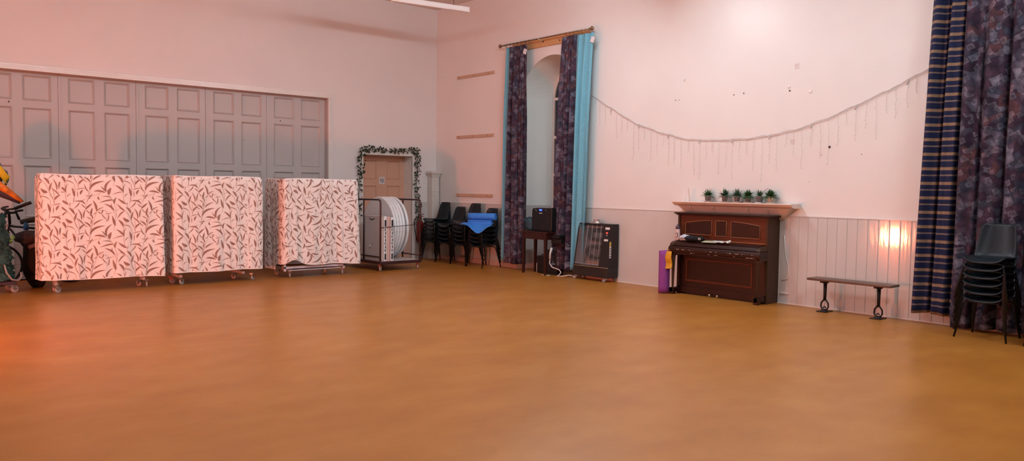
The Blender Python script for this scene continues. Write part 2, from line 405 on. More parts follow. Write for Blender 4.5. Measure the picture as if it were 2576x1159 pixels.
# dado boards and baseboards
b = MB(); b.box(XB-.014, XB, YC+RO, YA, 0, 1.265); b.box(XB-.014, XB, 6.25, YC-RO, 0, 1.265)
b.box(XB-.02, XB, YC+RO, YA, 1.262, 1.27); b.box(XB-.02, XB, 6.25, YC-RO, 1.262, 1.27)
struct(b, 'trim_5', M['dado'], 'smooth grey painted dado below the cream side wall')
b = MB(); y = 6.25
while y > 3.0:
    y2 = y-.14
    prof = [(XB-.014, y), (XB-.019, y-.004), (XB-.0195, y-.012), (XB-.0195, y2+.006), (XB-.012, y2), (XB, y2), (XB, y)]
    b.prism(prof, 'Z', 0, 1.255); y = y2
b.box(XB-.024, XB, 3.0, 6.25, 1.25, 1.262)
struct(b, 'trim_6', M['dado_pan'], 'glossy grooved board dado behind the bench')
b = MB(); b.box(7.74, 8.37, YA-.012, YA, 0, 1.265); b.box(9.81, XB-.015, YA-.012, YA, 0, 1.265)
struct(b, 'trim_7', M['dado'], 'grey painted dado on the end wall by the corner')
b = MB(); b.box(XB-.032, XB-.015, YC+RO, YA-.02, 0, .11); b.box(XB-.032, XB-.015, 9.2, YC-RO, 0, .11)
struct(b, 'baseboard_right', M['skirt'], 'low painted skirting under the curtains', bevel=.005)
b = MB(); b.box(XB-.036, XB-.02, 3.0, 9.2, 0, .012)
struct(b, 'baseboard_front', M['trim'], 'thin pale bead where wall meets floor')

# folding partition
b = MB()
for q, (w, t) in enumerate(((.10, .02), (.065, .035), (.03, .05))):
    b.box(-.76-w, 7.66+w, YA-t, YA-(.02*q if q else 0)+.0, 3.37, 3.37+w)
    b.box(7.66, 7.66+w, YA-t, YA-(.02*q if q else 0)+.0, 0, 3.37)
struct(b, 'trim_8', M['trim'], 'stepped cream moulding framing the folding partition', bevel=.003)
def panel(b, x0, x1, z0, z1, yf, rec=.022, m=.035):
    """moulded sunk panel on a face at y=yf looking to -y"""
    P0 = [(x0, yf, z0), (x1, yf, z0), (x1, yf, z1), (x0, yf, z1)]
    P1 = [(x0+.008, yf-.010, z0+.008), (x1-.008, yf-.010, z0+.008), (x1-.008, yf-.010, z1-.008), (x0+.008, yf-.010, z1-.008)]
    P2 = [(x0+m, yf+rec, z0+m), (x1-m, yf+rec, z0+m), (x1-m, yf+rec, z1-m), (x0+m, yf+rec, z1-m)]
    fs = [(i, (i+1) % 4, 4+(i+1) % 4, 4+i) for i in range(4)]+[(4+i, 4+(i+1) % 4, 8+(i+1) % 4, 8+i) for i in range(4)]+[(8, 9, 10, 11)]
    b.add(P0+P1+P2, fs)
def panelled_leaf(b, x0, x1, z0, z1, yf, cols, rows, th=.045, **k):
    """face with holes filled by sunk panels"""
    xs = [x0]+[v for c in cols for v in c]+[x1]; zs = [z0]+[v for r in rows for v in r]+[z1]
    for i in range(len(xs)-1):
        for j in range(len(zs)-1):
            if i % 2 == 1 and j % 2 == 1: panel(b, xs[i], xs[i+1], zs[j], zs[j+1], yf, **k)
            else: b.add([(xs[i], yf, zs[j]), (xs[i+1], yf, zs[j]), (xs[i+1], yf, zs[j+1]), (xs[i], yf, zs[j+1])], [(0, 1, 2, 3)])
    b.add([(x0, yf, z0), (x1, yf, z0), (x1, yf, z1), (x0, yf, z1), (x0, yf+th, z0), (x1, yf+th, z0), (x1, yf+th, z1), (x0, yf+th, z1)],
          [(0, 1, 5, 4), (1, 2, 6, 5), (2, 3, 7, 6), (3, 0, 4, 7), (4, 5, 6, 7)])
seams = [-.76, .44, 1.64, 2.84, 4.04, 5.24, 6.41, 7.655]
where = ['at the far left', 'second from the left', 'behind the bird puppet', 'behind the first covered table', 'between first and second covered tables',
         'behind the second covered table', 'at the right end of the partition']
for i in range(len(seams)-1):
    a, c = seams[i]+.0015, seams[i+1]-.0015
    w = c-a; b = MB()
    yf = YA+.11
    cols = [(a+w*.12, a+w*.455), (a+w*.575, a+w*.915)]
    panelled_leaf(b, a, c, .02, 3.365, yf, cols, [(.15, .92), (1.03, 1.87), (1.98, 2.80), (2.91, 3.32)])
    b.box(a-.001, a+.035, yf-.012, yf, .02, 3.36)          # cover bead at the fold
    d = b.build('door_%d' % (i+1), M['leafdoor']); tag(d, 'panelled leaf of the folding partition, '+where[i], kind='structure')
    if i in (2, 5, 6):
        k = MB(); px = {2: a+w*.42, 5: a+w*.62, 6: a+w*.23}[i]; pz = {2: 2.87, 5: 2.45, 6: 2.86}[i]
        k.lathe([(.001, -.006), (.012, -.004), (.012, 0)], (px, yf, pz), 12, axis='Y'); k.build('keyhole_cap', M['hole'] if i != 5 else M['smudge'], d)
# backing behind the partition so nothing shows through the seams
b = MB(); b.box(-.9, 7.8, YA+.36, YA+.4, 0, 3.5); b.box(8.3, 9.9, YA+.40, YA+.44, 0, 2.5); struct(b, 'wall_behind', M['leafdoor'])
b = MB(); b.box(-.76, 7.66, YA, YA+.36, 3.365, 3.372); b.box(7.655, 7.662, YA, YA+.36, 0, 3.37)
struct(b, 'trim_9', M['leafdoor'], 'lining of the partition opening')

# doorway
b = MB()
panelled_leaf(b, 8.475, 9.695, .01, 2.265, YA+.30, [(8.62, 8.99), (9.25, 9.58)], [(.2, .85), (1.0, 1.62), (1.76, 2.16)], rec=.012, m=.025)
d = b.build('door_8', M['brown_door']); tag(d, 'tan painted six panel door under the ivy', kind='structure')
k = MB(); k.tube([(8.545, YA+.3, 1.02), (8.545, YA+.25, 1.02)], .012, 8); k.lathe([(.0, -.03), (.022, -.024), (.028, 0), (.02, .02), (.0, .025)], (8.545, YA+.24, 1.02), 14, axis='Y')
k.build('door_knob', M['brass'], d)
b = MB()
for w, t in ((.10, .02), (.055, .035)):
    b.box(8.47-w, 9.70+w, YA-t, YA, 2.27, 2.27+w); b.box(8.47-w, 8.47, YA-t, YA, 0, 2.27); b.box(9.70, 9.70+w, YA-t, YA, 0, 2.27)
struct(b, 'trim_10', M['trim'], 'cream architrave around the tan door', bevel=.003)
b = MB(); b.box(8.47, 8.474, YA, YA+.4, 0, 2.27); b.box(9.696, 9.70, YA, YA+.4, 0, 2.27); b.box(8.47, 9.70, YA, YA+.4, 2.266, 2.27)
struct(b, 'trim_11', M['trim'], 'lining of the doorway')
# no smoking sign
s = thing('no_smoking_sign', 'small white no smoking sign fixed to the tan door', 'sign', (9.12, YA+.30, 1.73))
b = MB(); b.box(-.068, .068, -.006, 0, -.075, .075); b.build('sign_plate', M['label_white'], s)
b = MB(); b.tube([(.046*cos(2*pi*k/24), -.008, .046*sin(2*pi*k/24)) for k in range(24)], .005, 6, closed=True); b.tube([(-.03, -.008, .034), (.03, -.008, -.034)], .005, 6)
b.build('prohibition_ring', mat('sign_red_brown', (.28, .07, .07), .5), s)
b = MB(); b.box(-.028, .016, -.0075, -.006, -.006, .006); b.box(.018, .028, -.0075, -.006, -.006, .006)
b.tube([(.022, -.008, .008), (.026, -.008, .016), (.02, -.008, .024)], .0025, 5); b.build('cigarette_symbol', M['hole'], s)

# ivy garland round the door
def ivy_leaf(b, c, r, a, tilt):
    pts = [(0, -.9), (.35, -.55), (.95, -.6), (.6, -.05), (.8, .45), (.3, .4), (0, 1.1), (-.3, .4), (-.8, .45), (-.6, -.05), (-.95, -.6), (-.35, -.55)]
    vs = [(c[0], c[1]-.01, c[2])]
    for x, z in pts:
        xx = (x*cos(a)-z*sin(a))*r; zz = (x*sin(a)+z*cos(a))*r
        vs.append((c[0]+xx, c[1]+tilt*xx*.6+abs(x)*r*.3, c[2]+zz))
    b.add(vs, [(0, i+1, (i+1) % 12+1) for i in range(12)])
g = thing('ivy_garland', 'green artificial ivy garland trailing around the tan door frame', 'garland', (9.08, YA-.05, 0))
path = [(-.76, 1.0), (-.73, 1.35), (-.71, 1.8), (-.68, 2.1), (-.66, 2.36), (-.45, 2.40), (-.2, 2.37), (.1, 2.36), (.35, 2.36), (.62, 2.42), (.72, 2.33), (.74, 2.05), (.70, 1.7), (.73, 1.4), (.76, 1.15), (.74, .75)]
fine = []
for (x1, z1), (x2, z2) in zip(path, path[1:]):
    for t in (0, .25, .5, .75):
        fine.append((x1+(x2-x1)*t+random.uniform(-.015, .015), -.02+random.uniform(-.01, .01), z1+(z2-z1)*t+random.uniform(-.012, .012)))
b = MB(); b.tube(fine, .006, 5); b.build('vine_stem', M['ivy'], g)
b = MB(); 
for (x, y, z) in fine:
    for k in range(7):
        r = random.uniform(.016, .029)
        ivy_leaf(b, (x+random.uniform(-.085, .075), y-random.uniform(0, .03), z+random.uniform(-.06, .06)), r, random.uniform(0, 6.28), random.uniform(-1, 1))
b.build('ivy_leaves', M['ivy'], g, fixn=False)

# boxed pillar by the corner
p = thing('boxed_pillar', 'narrow cream boxed pillar with moulded cap in the corner', 'pillar', (10.22, YA-.10, 0))
b = MB(); b.box(-.10, .095, -.08, .085, 0, 1.83); b.build('pillar_shaft', M['cream_box'], p, bevel=.004)
b = MB(); b.box(-.115, .11, -.095, .085, 1.83, 1.865); b.box(-.13, .115, -.11, .085, 1.865, 1.90); b.box(-.155, .12, -.135, .085, 1.90, 1.95); b.box(-.107, .10, -.087, .085, 1.50, 1.515)
b.build('pillar_cap', M['cream_box'], p, bevel=.006)

# three battens on the wall
for z, lab, dz in ((3.97, 'pale wooden batten screwed to the wall, highest of the three', .05), (2.69, 'pale wooden batten screwed to the wall, middle of the three', .04), (1.44, 'pale wooden batten screwed to the wall, lowest, just above the chairs', .03)):
    t = thing('wall_batten', lab, 'batten', (XB-.001, 13.32, z), group=None)
    b = MB(); b.box(-.022, 0, -.63, .63, -.03, .03); b.build('batten_strip', M['batten'], t, bevel=.003)
    for y in (-.45, .05, .55):
        b = MB(); b.lathe([(.0, -.004), (.009, -.003), (.009, .0)], (-.022, y, 0), 8, axis='X'); b.build('screw_head', M['hole'], t)

# wall marks
def mark(name, y, z, r, m, label, cat, flat=False):
    b = MB()
    if flat: b.box(-.003, .002, -r, r, -r*1.1, r*1.1)
    else: b.lathe([(.0, -.010), (r*.6, -.009), (r, -.004), (r, 0)], (0, 0, 0), 12, axis='X')
    o = b.build(name, m, None, (XB, y, z)); tag(o, label, cat); return o
mark('wall_screw', 8.06, 3.05, 0.0082, M['hole'], 'dark screw in the wall, left of a close pair below the grey stain', 'screw')
mark('wall_screw', 7.99, 3.05, 0.0061, M['hole'], 'dark screw in the wall, right of a close pair below the grey stain', 'screw')
mark('wall_screw', 6.97, 3.05, 0.0088, M['hole'], 'dark screw in the wall, left of the wider pair over the string lights', 'screw')
mark('wall_screw', 6.80, 3.06, 0.0095, M['hole'], 'dark screw in the wall, right of the wider pair over the string lights', 'screw')
mark('wall_screw', 6.05, 3.035, 0.0122, M['hole'], 'dark hole just beneath a white filler patch', 'screw')
mark('filler_patch', 6.065, 3.095, 0.0248, M['filler'], 'white filler patch above a dark hole on the wall', 'filler')
mark('filler_patch', 5.735, 3.0, 0.0270, M['filler'], 'round white filler patch, right of the dark hole', 'filler')
mark('filler_patch', 5.54, 2.12, 0.0135, M['filler'], 'tiny white filler patch under the string lights', 'filler')
mark('filler_patch', 5.71, 1.75, 0.0105, M['filler'], 'tiny white filler patch above the right end of the shelf', 'filler')
mark('fixing_plate', 5.95, 3.37, .034, M['smudge'], 'faint grey square plate high on the wall', 'plate', True)
mark('fixing_plate', 5.98, 2.31, .034, M['smudge'], 'faint grey square plate just under the string lights', 'plate', True)
mark('fixing_plate', 7.89, 3.35, .02, M['smudge'], 'faint grey plate with a drip stain on the left of the wall', 'plate', True)
mark('wall_hook', 5.43, 2.22, .018, M['hole'], 'small dark triangular hook among the right hand light strands', 'hook')
mark('wall_screw', 4.98, 2.11, 0.0054, M['hole'], 'tiny lone screw below the right end of the string lights', 'screw')

# ------------------------------------------------------------------ curtains
def curtain(parent, yt, yb, zt, zb, folds, amp, m, x, name='curtain_cloth', seed=1, phase=0, fill=1.7, bow=0):
    """yt/yb = (left,right) y at top and bottom"""
    rnd = random.Random(seed); ph = [rnd.uniform(0, 6.28) for _ in range(6)]
    w = abs(yt[1]-yt[0])*fill
    def fn(u, v):
        z = zt+(zb-zt)*v
        vv = v**.8
        y = (yt[0]+(yt[1]-yt[0])*u)*(1-vv)+(yb[0]+(yb[1]-yb[0])*u)*vv
        a = amp*(.45+.75*min(1, v*3))
        wob = .35*sin(v*3+ph[0])
        xx = a*sin(2*pi*folds*u+phase+wob)+a*.45*sin(2*pi*folds*2.3*u+ph[1]+v*1.5)+a*.2*sin(2*pi*folds*.6*u+ph[3]-v*2)
        yy = .35*a*cos(2*pi*folds*u+phase+wob)*(0 if u in (0, 1) else 1)
        zz = z
        if v > .97: zz += .012*sin(6*u+ph[2])
        return (x-xx, y+yy+bow*sin(pi*v), zz)
    b = MB(); b.grid(fn, 96, 60, 0, True, lambda u, v: (u*w+seed*.37, zt+(zb-zt)*v))
    return b.build(name, m, parent, solid=.006)
XR = 10.18
def cset(label, *a, **k):
    t = thing('curtain', label, 'curtain', (XR, (a[0][0]+a[0][1])/2, a[3]), group=None)
    a = (tuple(v-t.location.y for v in a[0]), tuple(v-t.location.y for v in a[1]), a[2]-a[3], 0.0)+a[4:]
    k['x'] = k.get('x', XR)-XR
    curtain(t, *a, **k); return t
cl = cset('narrow turquoise curtain hanging at the left of the arched window', (12.13, 11.97), (12.19, 12.0), 4.37, .15, 2.2, .03, M['blue_curtain'], seed=2, x=10.2)
c2 = cset('shard patterned mauve curtain left of the arched window', (11.99, 11.47), (12.03, 11.42), 4.36, .12, 3.2, .045, M['print'], seed=3, x=10.16, bow=0)
c3 = cset('shard patterned mauve curtain right of the arched window', (10.51, 10.13), (10.68, 10.20), 4.36, .10, 2.8, .04, M['print'], seed=5, x=10.16)
c4 = cset('wide turquoise curtain hanging beside the black heater', (10.14, 9.74), (10.21, 9.88), 4.35, .12, 2.4, .035, M['blue_curtain'], seed=9, x=10.18)
for t, y, z in ((c2, -.23, 4.13), (c4, -.22, 4.12)):
    b = MB(); b.obox((-.055, y, z-.03), (.006, .085, .10), (.35, 0, 0)); b.build('care_label', M['label_white'], t)
rod = thing('curtain_rod', 'dark brass curtain rod with ball ends over the arched window', 'curtain rod', (10.2, 11.09, 4.43))
b = MB(); b.tube([(0, -1.25, 0), (0, 1.22, 0)], .014, 12); b.build('rod_pole', M['brass'], rod)
for y in (-1.28, 1.25):
    b = MB(); b.lathe([(0, -.045), (.022, -.03), (.040, 0), (.022, .03), (.0, .045)], (0, y, 0), 16, axis='Y'); b.build('ball_finial', M['brass'], rod)
for y in (-1.18, .1, 1.12):
    b = MB(); b.tube([(0, y, -.015), (.06, y, -.03), (.15, y, -.03)], .008, 8); b.tube([(.0, y, .018), (-.018, y, 0), (0, y, -.018)], .006, 6); b.build('rod_bracket', M['chrome'], rod)
for k in range(11):
    y = (.42+.075*k) if k < 7 else 0
for y in [.40+.11*k for k in range(7)]+[-.62-.1*k for k in range(7)]:
    b = MB(); b.tube([(.024*cos(2*pi*q/12), y, .024*sin(2*pi*q/12)-.008) for q in range(12)], .004, 5, closed=True); b.build('curtain_ring', M['brass'], rod)
b = MB(); b.box(XB-.03, XB, 9.95, 12.1, 4.30, 4.45)
pb = b.build('pine_board', M['pine'], bevel=.003); tag(pb, 'bare pine board fixed behind the curtain rod over the arch', 'board')
for y, z in ((11.2, 4.39), (10.75, 4.36), (11.72, 4.39)):
    b = MB(); b.lathe([(0, -.003), (.016, -.002), (.018, 0)], (XB-.03, y, z), 10, axis='X'); b.build('wood_knot', M['hole'], pb)
# large curtains at the right
def big(label, yt, yb, zb, folds, amp, m, x, seed, fill=1.5):
    t = thing('curtain', label, 'curtain', (x, yt[0], zb))
    curtain(t, (0, yt[1]-yt[0]), (yb[0]-yt[0], yb[1]-yt[0]), 4.6-zb, 0, folds, amp, m, 0, seed=seed, fill=fill); return t
big('tall navy curtain with gold horizontal stripes, right of the bench', (4.03, 3.52), (4.17, 3.62), .13, 2.4, .055, M['stripe'], 10.16, 11, 1.4)
big('tall shard patterned mauve curtain behind the right hand chair stack', (3.66, 2.76), (3.70, 2.87), .03, 3.2, .045, M['print'], 10.10, 14, 1.3)
big('tall shard patterned mauve curtain at the extreme right edge', (2.78, 1.7), (2.86, 1.6), .03, 4, .045, M['print'], 10.13, 17, 1.3)
ro = thing('curtain_rod', 'dark rod carrying the tall curtains at the right', 'curtain rod', (10.13, 2.9, 4.66))
b = MB(); b.tube([(0, -1.3, 0), (0, 1.25, 0)], .016, 10); b.build('rod_pole', M['brass'], ro)
for y in (-1.2, 1.15):
    b = MB(); b.tube([(0, y, 0), (.22, y, 0)], .01, 8); b.build('rod_bracket', M['brass'], ro)

# ------------------------------------------------------------------ covered folding tables
TW, TH = 1240.0, 1066.0
LV = [(165,330,150,200,85,65,55),(170,330,230,270,325,235,25),(165,345,130,380,80,410,18),(270,385,290,340,300,290,30),(270,385,320,470,400,540,24),
(200,345,240,375,270,385,26),(405,545,425,480,420,400,26),(370,590,400,550,450,550,18),(100,655,160,590,310,520,42),(30,880,120,740,350,680,62),
(385,930,370,780,505,645,58),(380,930,330,880,265,795,32),(360,955,220,910,105,920,52),(450,1000,440,920,490,840,84),(520,70,400,75,215,130,40),
(560,160,555,80,605,0,48),(815,165,730,110,630,30,58),(830,200,840,150,855,120,16),(545,335,480,230,330,155,48),(500,270,490,210,485,155,28),
(780,325,710,270,605,160,42),(780,335,690,400,620,520,38),(930,400,880,300,810,245,56),(930,545,945,450,985,350,46),(1075,530,1070,400,1000,270,36),
(1125,495,1130,380,1165,280,36),(1165,280,1230,210,1315,140,50),(1165,250,1120,200,1070,155,22),(1180,285,1230,350,1270,365,20),(1155,165,1080,90,915,92,42),
(1040,105,1080,80,1170,35,18),(1035,110,1000,180,890,280,26),(570,690,540,580,505,440,64),(890,580,810,560,740,490,80),(745,720,710,620,630,545,60),
(750,680,850,690,940,760,20),(750,940,690,850,580,775,50),(770,970,760,840,810,740,24),(730,950,650,950,500,1005,22),(935,1050,920,940,885,835,58),
(1000,1060,1000,980,1000,910,16),(1030,760,1070,690,1165,620,48),(1120,640,1060,560,970,480,30),(1215,705,1160,670,1120,640,16),(1270,700,1220,630,1130,575,42),
(1245,930,1180,850,1150,745,26),(1060,1000,1080,930,1125,885,50),(970,890,1080,850,1180,850,18),(1165,1020,1250,1030,1337,1010,16),(1225,1110,1270,1050,1315,965,28),
(1290,525,1240,490,1185,460,22),(1275,640,1290,570,1290,520,26),(1280,450,1290,340,1320,245,50),(75,520,70,450,40,400,32),(235,1120,200,1080,205,1040,42),
(470,1080,400,1045,275,1045,22),(780,1060,810,1010,865,970,18),(350,402,430,390,510,370,16)]
ST = [[(20,890),(60,700),(80,520)],[(30,860),(70,640),(165,350)],[(400,970),(460,1040),(530,1140)],[(470,30),(530,90),(560,180),(595,300),(600,480)],
[(545,350),(585,430),(575,560),(555,690),(535,805)],[(510,370),(590,320),(700,270)],[(165,345),(280,300),(390,340),(400,400)],[(780,325),(850,390),(940,600),(1000,730),(1025,850)],
[(745,700),(742,940),(770,1160)],[(820,590),(780,660),(765,740)],[(940,760),(955,900),(935,1050),(915,1160)],[(980,480),(1010,560),(1030,700),(1020,850)],
[(1245,1000),(1290,830),(1270,700)],[(1245,930),(1240,1000),(1200,1160)],[(1215,60),(1170,200),(1165,280)],[(60,1040),(180,990),(250,960)],[(830,180),(845,240)],
[(765,60),(772,100)],[(920,0),(905,150)],[(205,1040),(240,965)],[(60,650),(20,760),(20,890)],[(930,550),(945,650),(1000,730)]]
def cover(parent, W, Dp, H, hem, seam=(), phase=(0, 0), lift=None, seed=1, flare=0, flip=()):
    """cloth box open below; local x 0..W along the front, y 0..Dp backwards, top at H. hem(s)->z."""
    rnd = random.Random(seed); ph = [rnd.uniform(0, 6.28) for _ in range(8)]
    R = .035
    # plan outline: left side (back->front), front (left->right), right side (front->back)
    segs = [Dp, W, Dp]; S = sum(segs)
    def plan(s):
        if s < Dp: return Vector((0, Dp-s)), Vector((-1, 0))
        if s < Dp+W: return Vector((s-Dp, 0)), Vector((0, -1))
        return Vector((W, s-Dp-W)), Vector((1, 0))
    def P(s, z, off=0):
        h = hem(s)
        p, nrm = plan(s)
        # round the corners
        for c, n2 in ((Dp, (Vector((-1, 0)), Vector((0, -1)))), (Dp+W, (Vector((0, -1)), Vector((1, 0))))):
            if abs(s-c) < .06:
                t = (s-c+.06)/.12; nn = (n2[0]*(1-t)+n2[1]*t).normalized(); p = p-(n2[0]+n2[1])*.012*(1-abs(2*t-1)); nrm = nn
        dn = max(0, (H-z)/H)
        wav = .010*sin(s*9+ph[0]+dn*.8)+.007*sin(s*21+ph[1])+.004*sin(s*37+ph[2]+z*2)
        wav = wav*dn*1.5+.004*sin(z*9+ph[3])*sin(s*6+ph[4])
        if flare: wav += flare*dn*max(0, (s-(Dp+W*.75))/(W*.25))*(1 if s < Dp+W+.1 else 0)
        for sm_ in seam: wav -= .014*math.exp(-((s-sm_)/.012)**2)*dn**.3
        out = wav+off
        top = H-.0
        zz = z
        if z > H-R:
            t = (z-(H-R))/R; out -= R*(1-math.sqrt(max(0, 1-t*t)))
        if lift:
            l = lift(s)
            if l > 0 and z < H*.45:
                k = (H*.45-z)/(H*.45); zz = z+l*k**2; out += .10*l*4*k
        q = p+nrm*out
        return (q.x, q.y, zz+.004*sin(s*5+ph[5])*(z/H))
    b = MB(); nu, nv = 150, 26
    b.grid(lambda u, v: P(u*S, hem(u*S)+(H-hem(u*S))*v), nu, nv, 0, True)
    # top sheet
    b.grid(lambda u, v: (R*.9+(W-1.8*R)*u, R*.9+(Dp-R*.9)*v, H+.004*sin(u*5+ph[5]+v)), 10, 3, 0, True)
    sc = .762/TW; szc = .655/TH
    def leafpoly(x0, y0, xm, ym, x1, y1, w, n=7):
        cx, cy = 2*xm-(x0+x1)/2, 2*ym-(y0+y1)/2
        L = []; Rr = []
        for i in range(n+1):
            t = i/n; x = (1-t)**2*x0+2*t*(1-t)*cx+t*t*x1; y = (1-t)**2*y0+2*t*(1-t)*cy+t*t*y1
            dx = 2*(1-t)*(cx-x0)+2*t*(x1-cx); dy = 2*(1-t)*(cy-y0)+2*t*(y1-cy); l = math.hypot(dx, dy) or 1
            ww = w*.43*(sin(pi*min(1, max(0, t*.98+.01))**.85))**.9+.8
            L.append((x-dy/l*ww, y+dx/l*ww)); Rr.append((x+dy/l*ww, y-dx/l*ww))
        return L, Rr
    strips = []
    for l in LV: strips.append(leafpoly(*l))
    for s_ in ST:
        L = []; Rr = []
        pts = []
        for a, c in zip(s_, s_[1:]):
            for t in (0, .25, .5, .75): pts.append((a[0]+(c[0]-a[0])*t, a[1]+(c[1]-a[1])*t))
        pts.append(s_[-1])
        for i, (x, y) in enumerate(pts):
            a = pts[max(0, i-1)]; c = pts[min(len(pts)-1, i+1)]; dx, dy = c[0]-a[0], c[1]-a[1]; l = math.hypot(dx, dy) or 1
            L.append((x-dy/l*2.6, y+dx/l*2.6)); Rr.append((x+dy/l*2.6, y-dx/l*2.6))
        strips.append((L, Rr))
    edges = [0]+sorted(seam)+[S]
    for si in range(len(edges)-1):
        e0, e1 = edges[si]+.003, edges[si+1]-.003
        mir = si in flip
        pz = phase[1]+si*.23; px = phase[0]+si*.31
        i0 = int(math.floor((e0-px)/.762))-1; i1 = int(math.ceil((e1-px)/.762))+1
        for ti in range(i0, i1):
            for tj in range(-2, 5):
                for L, Rr in strips:
                    def tr(p):
                        x = p[0]*sc; z = -p[1]*szc
                        if mir: x = .762-x; 
                        return (px+ti*.762+x, (H-tj*.655+pz+z) if not mir else (H-tj*.655+pz-.655-z))
                    pts = [(tr(a), tr(c)) for a, c in zip(L, Rr)]
                    q = []
                    for a, c in pts:
                        ok = all(e0 <= p[0] <= e1 and hem(p[0])+.004 <= p[1] <= H-.006 for p in (a, c))
                        if ok: q.append((P(a[0], a[1], .0025), P(c[0], c[1], .0025)))
                        else:
                            if len(q) > 1: b.add([v for ac in q for v in ac], [(2*i, 2*i+2, 2*i+3, 2*i+1) for i in range(len(q)-1)], 1, True)
                            q = []
                    if len(q) > 1: b.add([v for ac in q for v in ac], [(2*i, 2*i+2, 2*i+3, 2*i+1) for i in range(len(q)-1)], 1, True)
    return b.build('patterned_cover', [M['cover'], M['leafprint']], parent, fixn=False)
def castor(parent, x, y, ang, r=.048, paint=None, h=.12):
    t = bpy.data.objects.new('castor', None); C.objects.link(t); t.parent = parent
    bpy.data.objects.remove(t)
    b = MB()
    ca, sa = cos(ang), sin(ang)
    def T(p): return (x+p[0]*ca-p[1]*sa, y+p[0]*sa+p[1]*ca, p[2])
    bb = MB(); bb.box(-.035, .035, -.035, .035, h-.006, h); bb.lathe([(.022, h-.02), (.022, h-.006)], n=12)
    for s in (-1, 1):
        bb.prism([(-.028, h-.02), (.028, h-.02), (.055, r+.006), (.042, r-.012), (.022, r)], 'Y', s*.019-.002, s*.019+.002)
    bb.prism([(-.028, h-.024), (.028, h-.024), (.028, h-.018), (-.028, h-.018)], 'Y', -.02, .02)
    bb.v = [T(v) for v in bb.v]
    f = bb.build('castor', paint or M['chrome'], parent)
    w = MB(); w.lathe([(r*.25, -.012), (r*.55, -.009), (r*.72, -.013), (r*.98, -.012), (r, -.006), (r, .006), (r*.98, .012), (r*.72, .013), (r*.55, .009), (r*.25, .012)], (.036, 0, r), 20, axis='Y')
    w.v = [T(v) for v in w.v]
    wo = w.build('castor_wheel', M['rubber'], f)
    return f
def table_frame(t, W, Dp, castors, bar=None):
    b = MB()
    for x in (castors[0][0], castors[-1][0]):
        b.box(x-.02, x+.02, .1, Dp-.1, .12, .16)
        b.box(x-.018, x+.018, Dp/2-.04, Dp/2+.04, .16, 1.1)
    b.box(castors[0][0], castors[-1][0], Dp/2-.02, Dp/2+.02, .30, .34)
    b.build('folding_frame', M['grey_metal'], t)
    b = MB()
    for yy in (.10, Dp-.16): b.box(.06, W-.06, yy, yy+.045, .35, 1.66)
    b.build('folded_table_top', M['bird_under'], t, bevel=.005)
    for (x, y, a, pt) in castors: castor(t, x, y, a, paint=pt)
t1 = thing('covered_folding_table', 'leftmost folding table on castors under a leaf print cover', 'folding table', (2.18, 12.75, 0))
cover(t1, 1.675, .32, 1.72, lambda s: .195-.015*max(0, (s-.7))+.006*sin(s*5), seam=(.32+.27,), phase=(.32+.27+.05, .09), seed=3)
table_frame(t1, 1.675, .34, [(.21, .14, .5, None), (.27, .27, 2.4, None), (1.45, .14, 1.3, None), (1.40, .27, 2, None)])
t2 = thing('covered_folding_table', 'middle folding table on castors under a leaf print cover', 'folding table', (4.00, 12.75, 0))
cover(t2, 1.45, .95, 1.73, lambda s: .20+.004*sin(s*7), seam=(.95+.006, .95+1.18), phase=(.30, .33), seed=6)
table_frame(t2, 1.45, .95, [(.13, .14, .6, None), (.06, .40, .2, M['red_metal']), (1.29, .12, .8, None), (1.14, .45, 2, None)])
t3 = thing('covered_folding_table', 'rightmost folding table on castors, cover lifted at lower left corner', 'folding table', (5.80, 12.73, 0))
cover(t3, 1.43, .78, 1.72, lambda s: (.13 if s < .78-.35 else (.24 if s < .76 else .235-.03*(s-.78)/1.4+.008*sin(s*8))), seam=(.78, .78+1.13), phase=(.42, .51), seed=8,
      lift=lambda s: .17*math.exp(-((s-.96)/.14)**2), flare=.05, flip=(1,))
table_frame(t3, 1.46, .78, [(.17, .14, 1.2, M['grey_metal']), (.17, .6, 2, None), (1.17, .12, .9, M['grey_metal']), (1.05, .5, 2.5, None)])
b = MB(); b.box(.02, 1.18, .04, .075, .165, .20); b.box(.02, .055, .04, .075, .12, .34); b.box(1.145, 1.18, .04, .075, .12, .34); b.box(.1, 1.1, .05, .3, .125, .14)
b.build('base_rail', M['grey_metal'], t3, bevel=.003)

# ------------------------------------------------------------------ trolley with tables
TX, TY, TWd, TD = 7.77, 12.86, .89, 1.42
t = thing('table_trolley', 'dark red tubular cage trolley holding round and folding tables', 'trolley', (TX, TY, 0))
b = MB(); b.box(-.02, TWd+.02, -.02, TD+.02, .13, .185); b.build('trolley_base', M['black_metal'], t, bevel=.005)
b = MB(); b.box(.02, TWd-.02, .02, TD-.02, .1855, .19); b.build('base_board', M['leafdoor'], t)
def hoop(x):
    r = .07; H_ = 1.35
    pts = [(x, 0, .15), (x, 0, H_-r)]+[(x, r-r*cos(a), H_-r+r*sin(a)) for a in (pi/8, pi/4, 3*pi/8, pi/2)]
    pts += [(x, TD-r+r*sin(a), H_-r+r*cos(a)) for a in (0, pi/8, pi/4, 3*pi/8, pi/2)]+[(x, TD, .15)]
    return pts
b = MB(); b.tube(hoop(0), .017, 10); b.tube([(0, .62, .15), (0, .62, 1.33)], .015, 8); b.tube([(0, 0, .27), (0, TD, .27)], .012, 8); b.build('side_hoop', M['black_metal'], t)
b = MB(); b.tube(hoop(TWd), .017, 10); b.tube([(TWd, .62, .15), (TWd, .62, 1.33)], .015, 8); b.tube([(TWd, 0, .27), (TWd, TD, .27)], .012, 8); b.build('side_hoop', M['black_metal'], t)
b = MB(); b.tube([(0, TD, 1.33), (TWd, TD, 1.33)], .017, 8); b.build('back_rail', M['black_metal'], t)
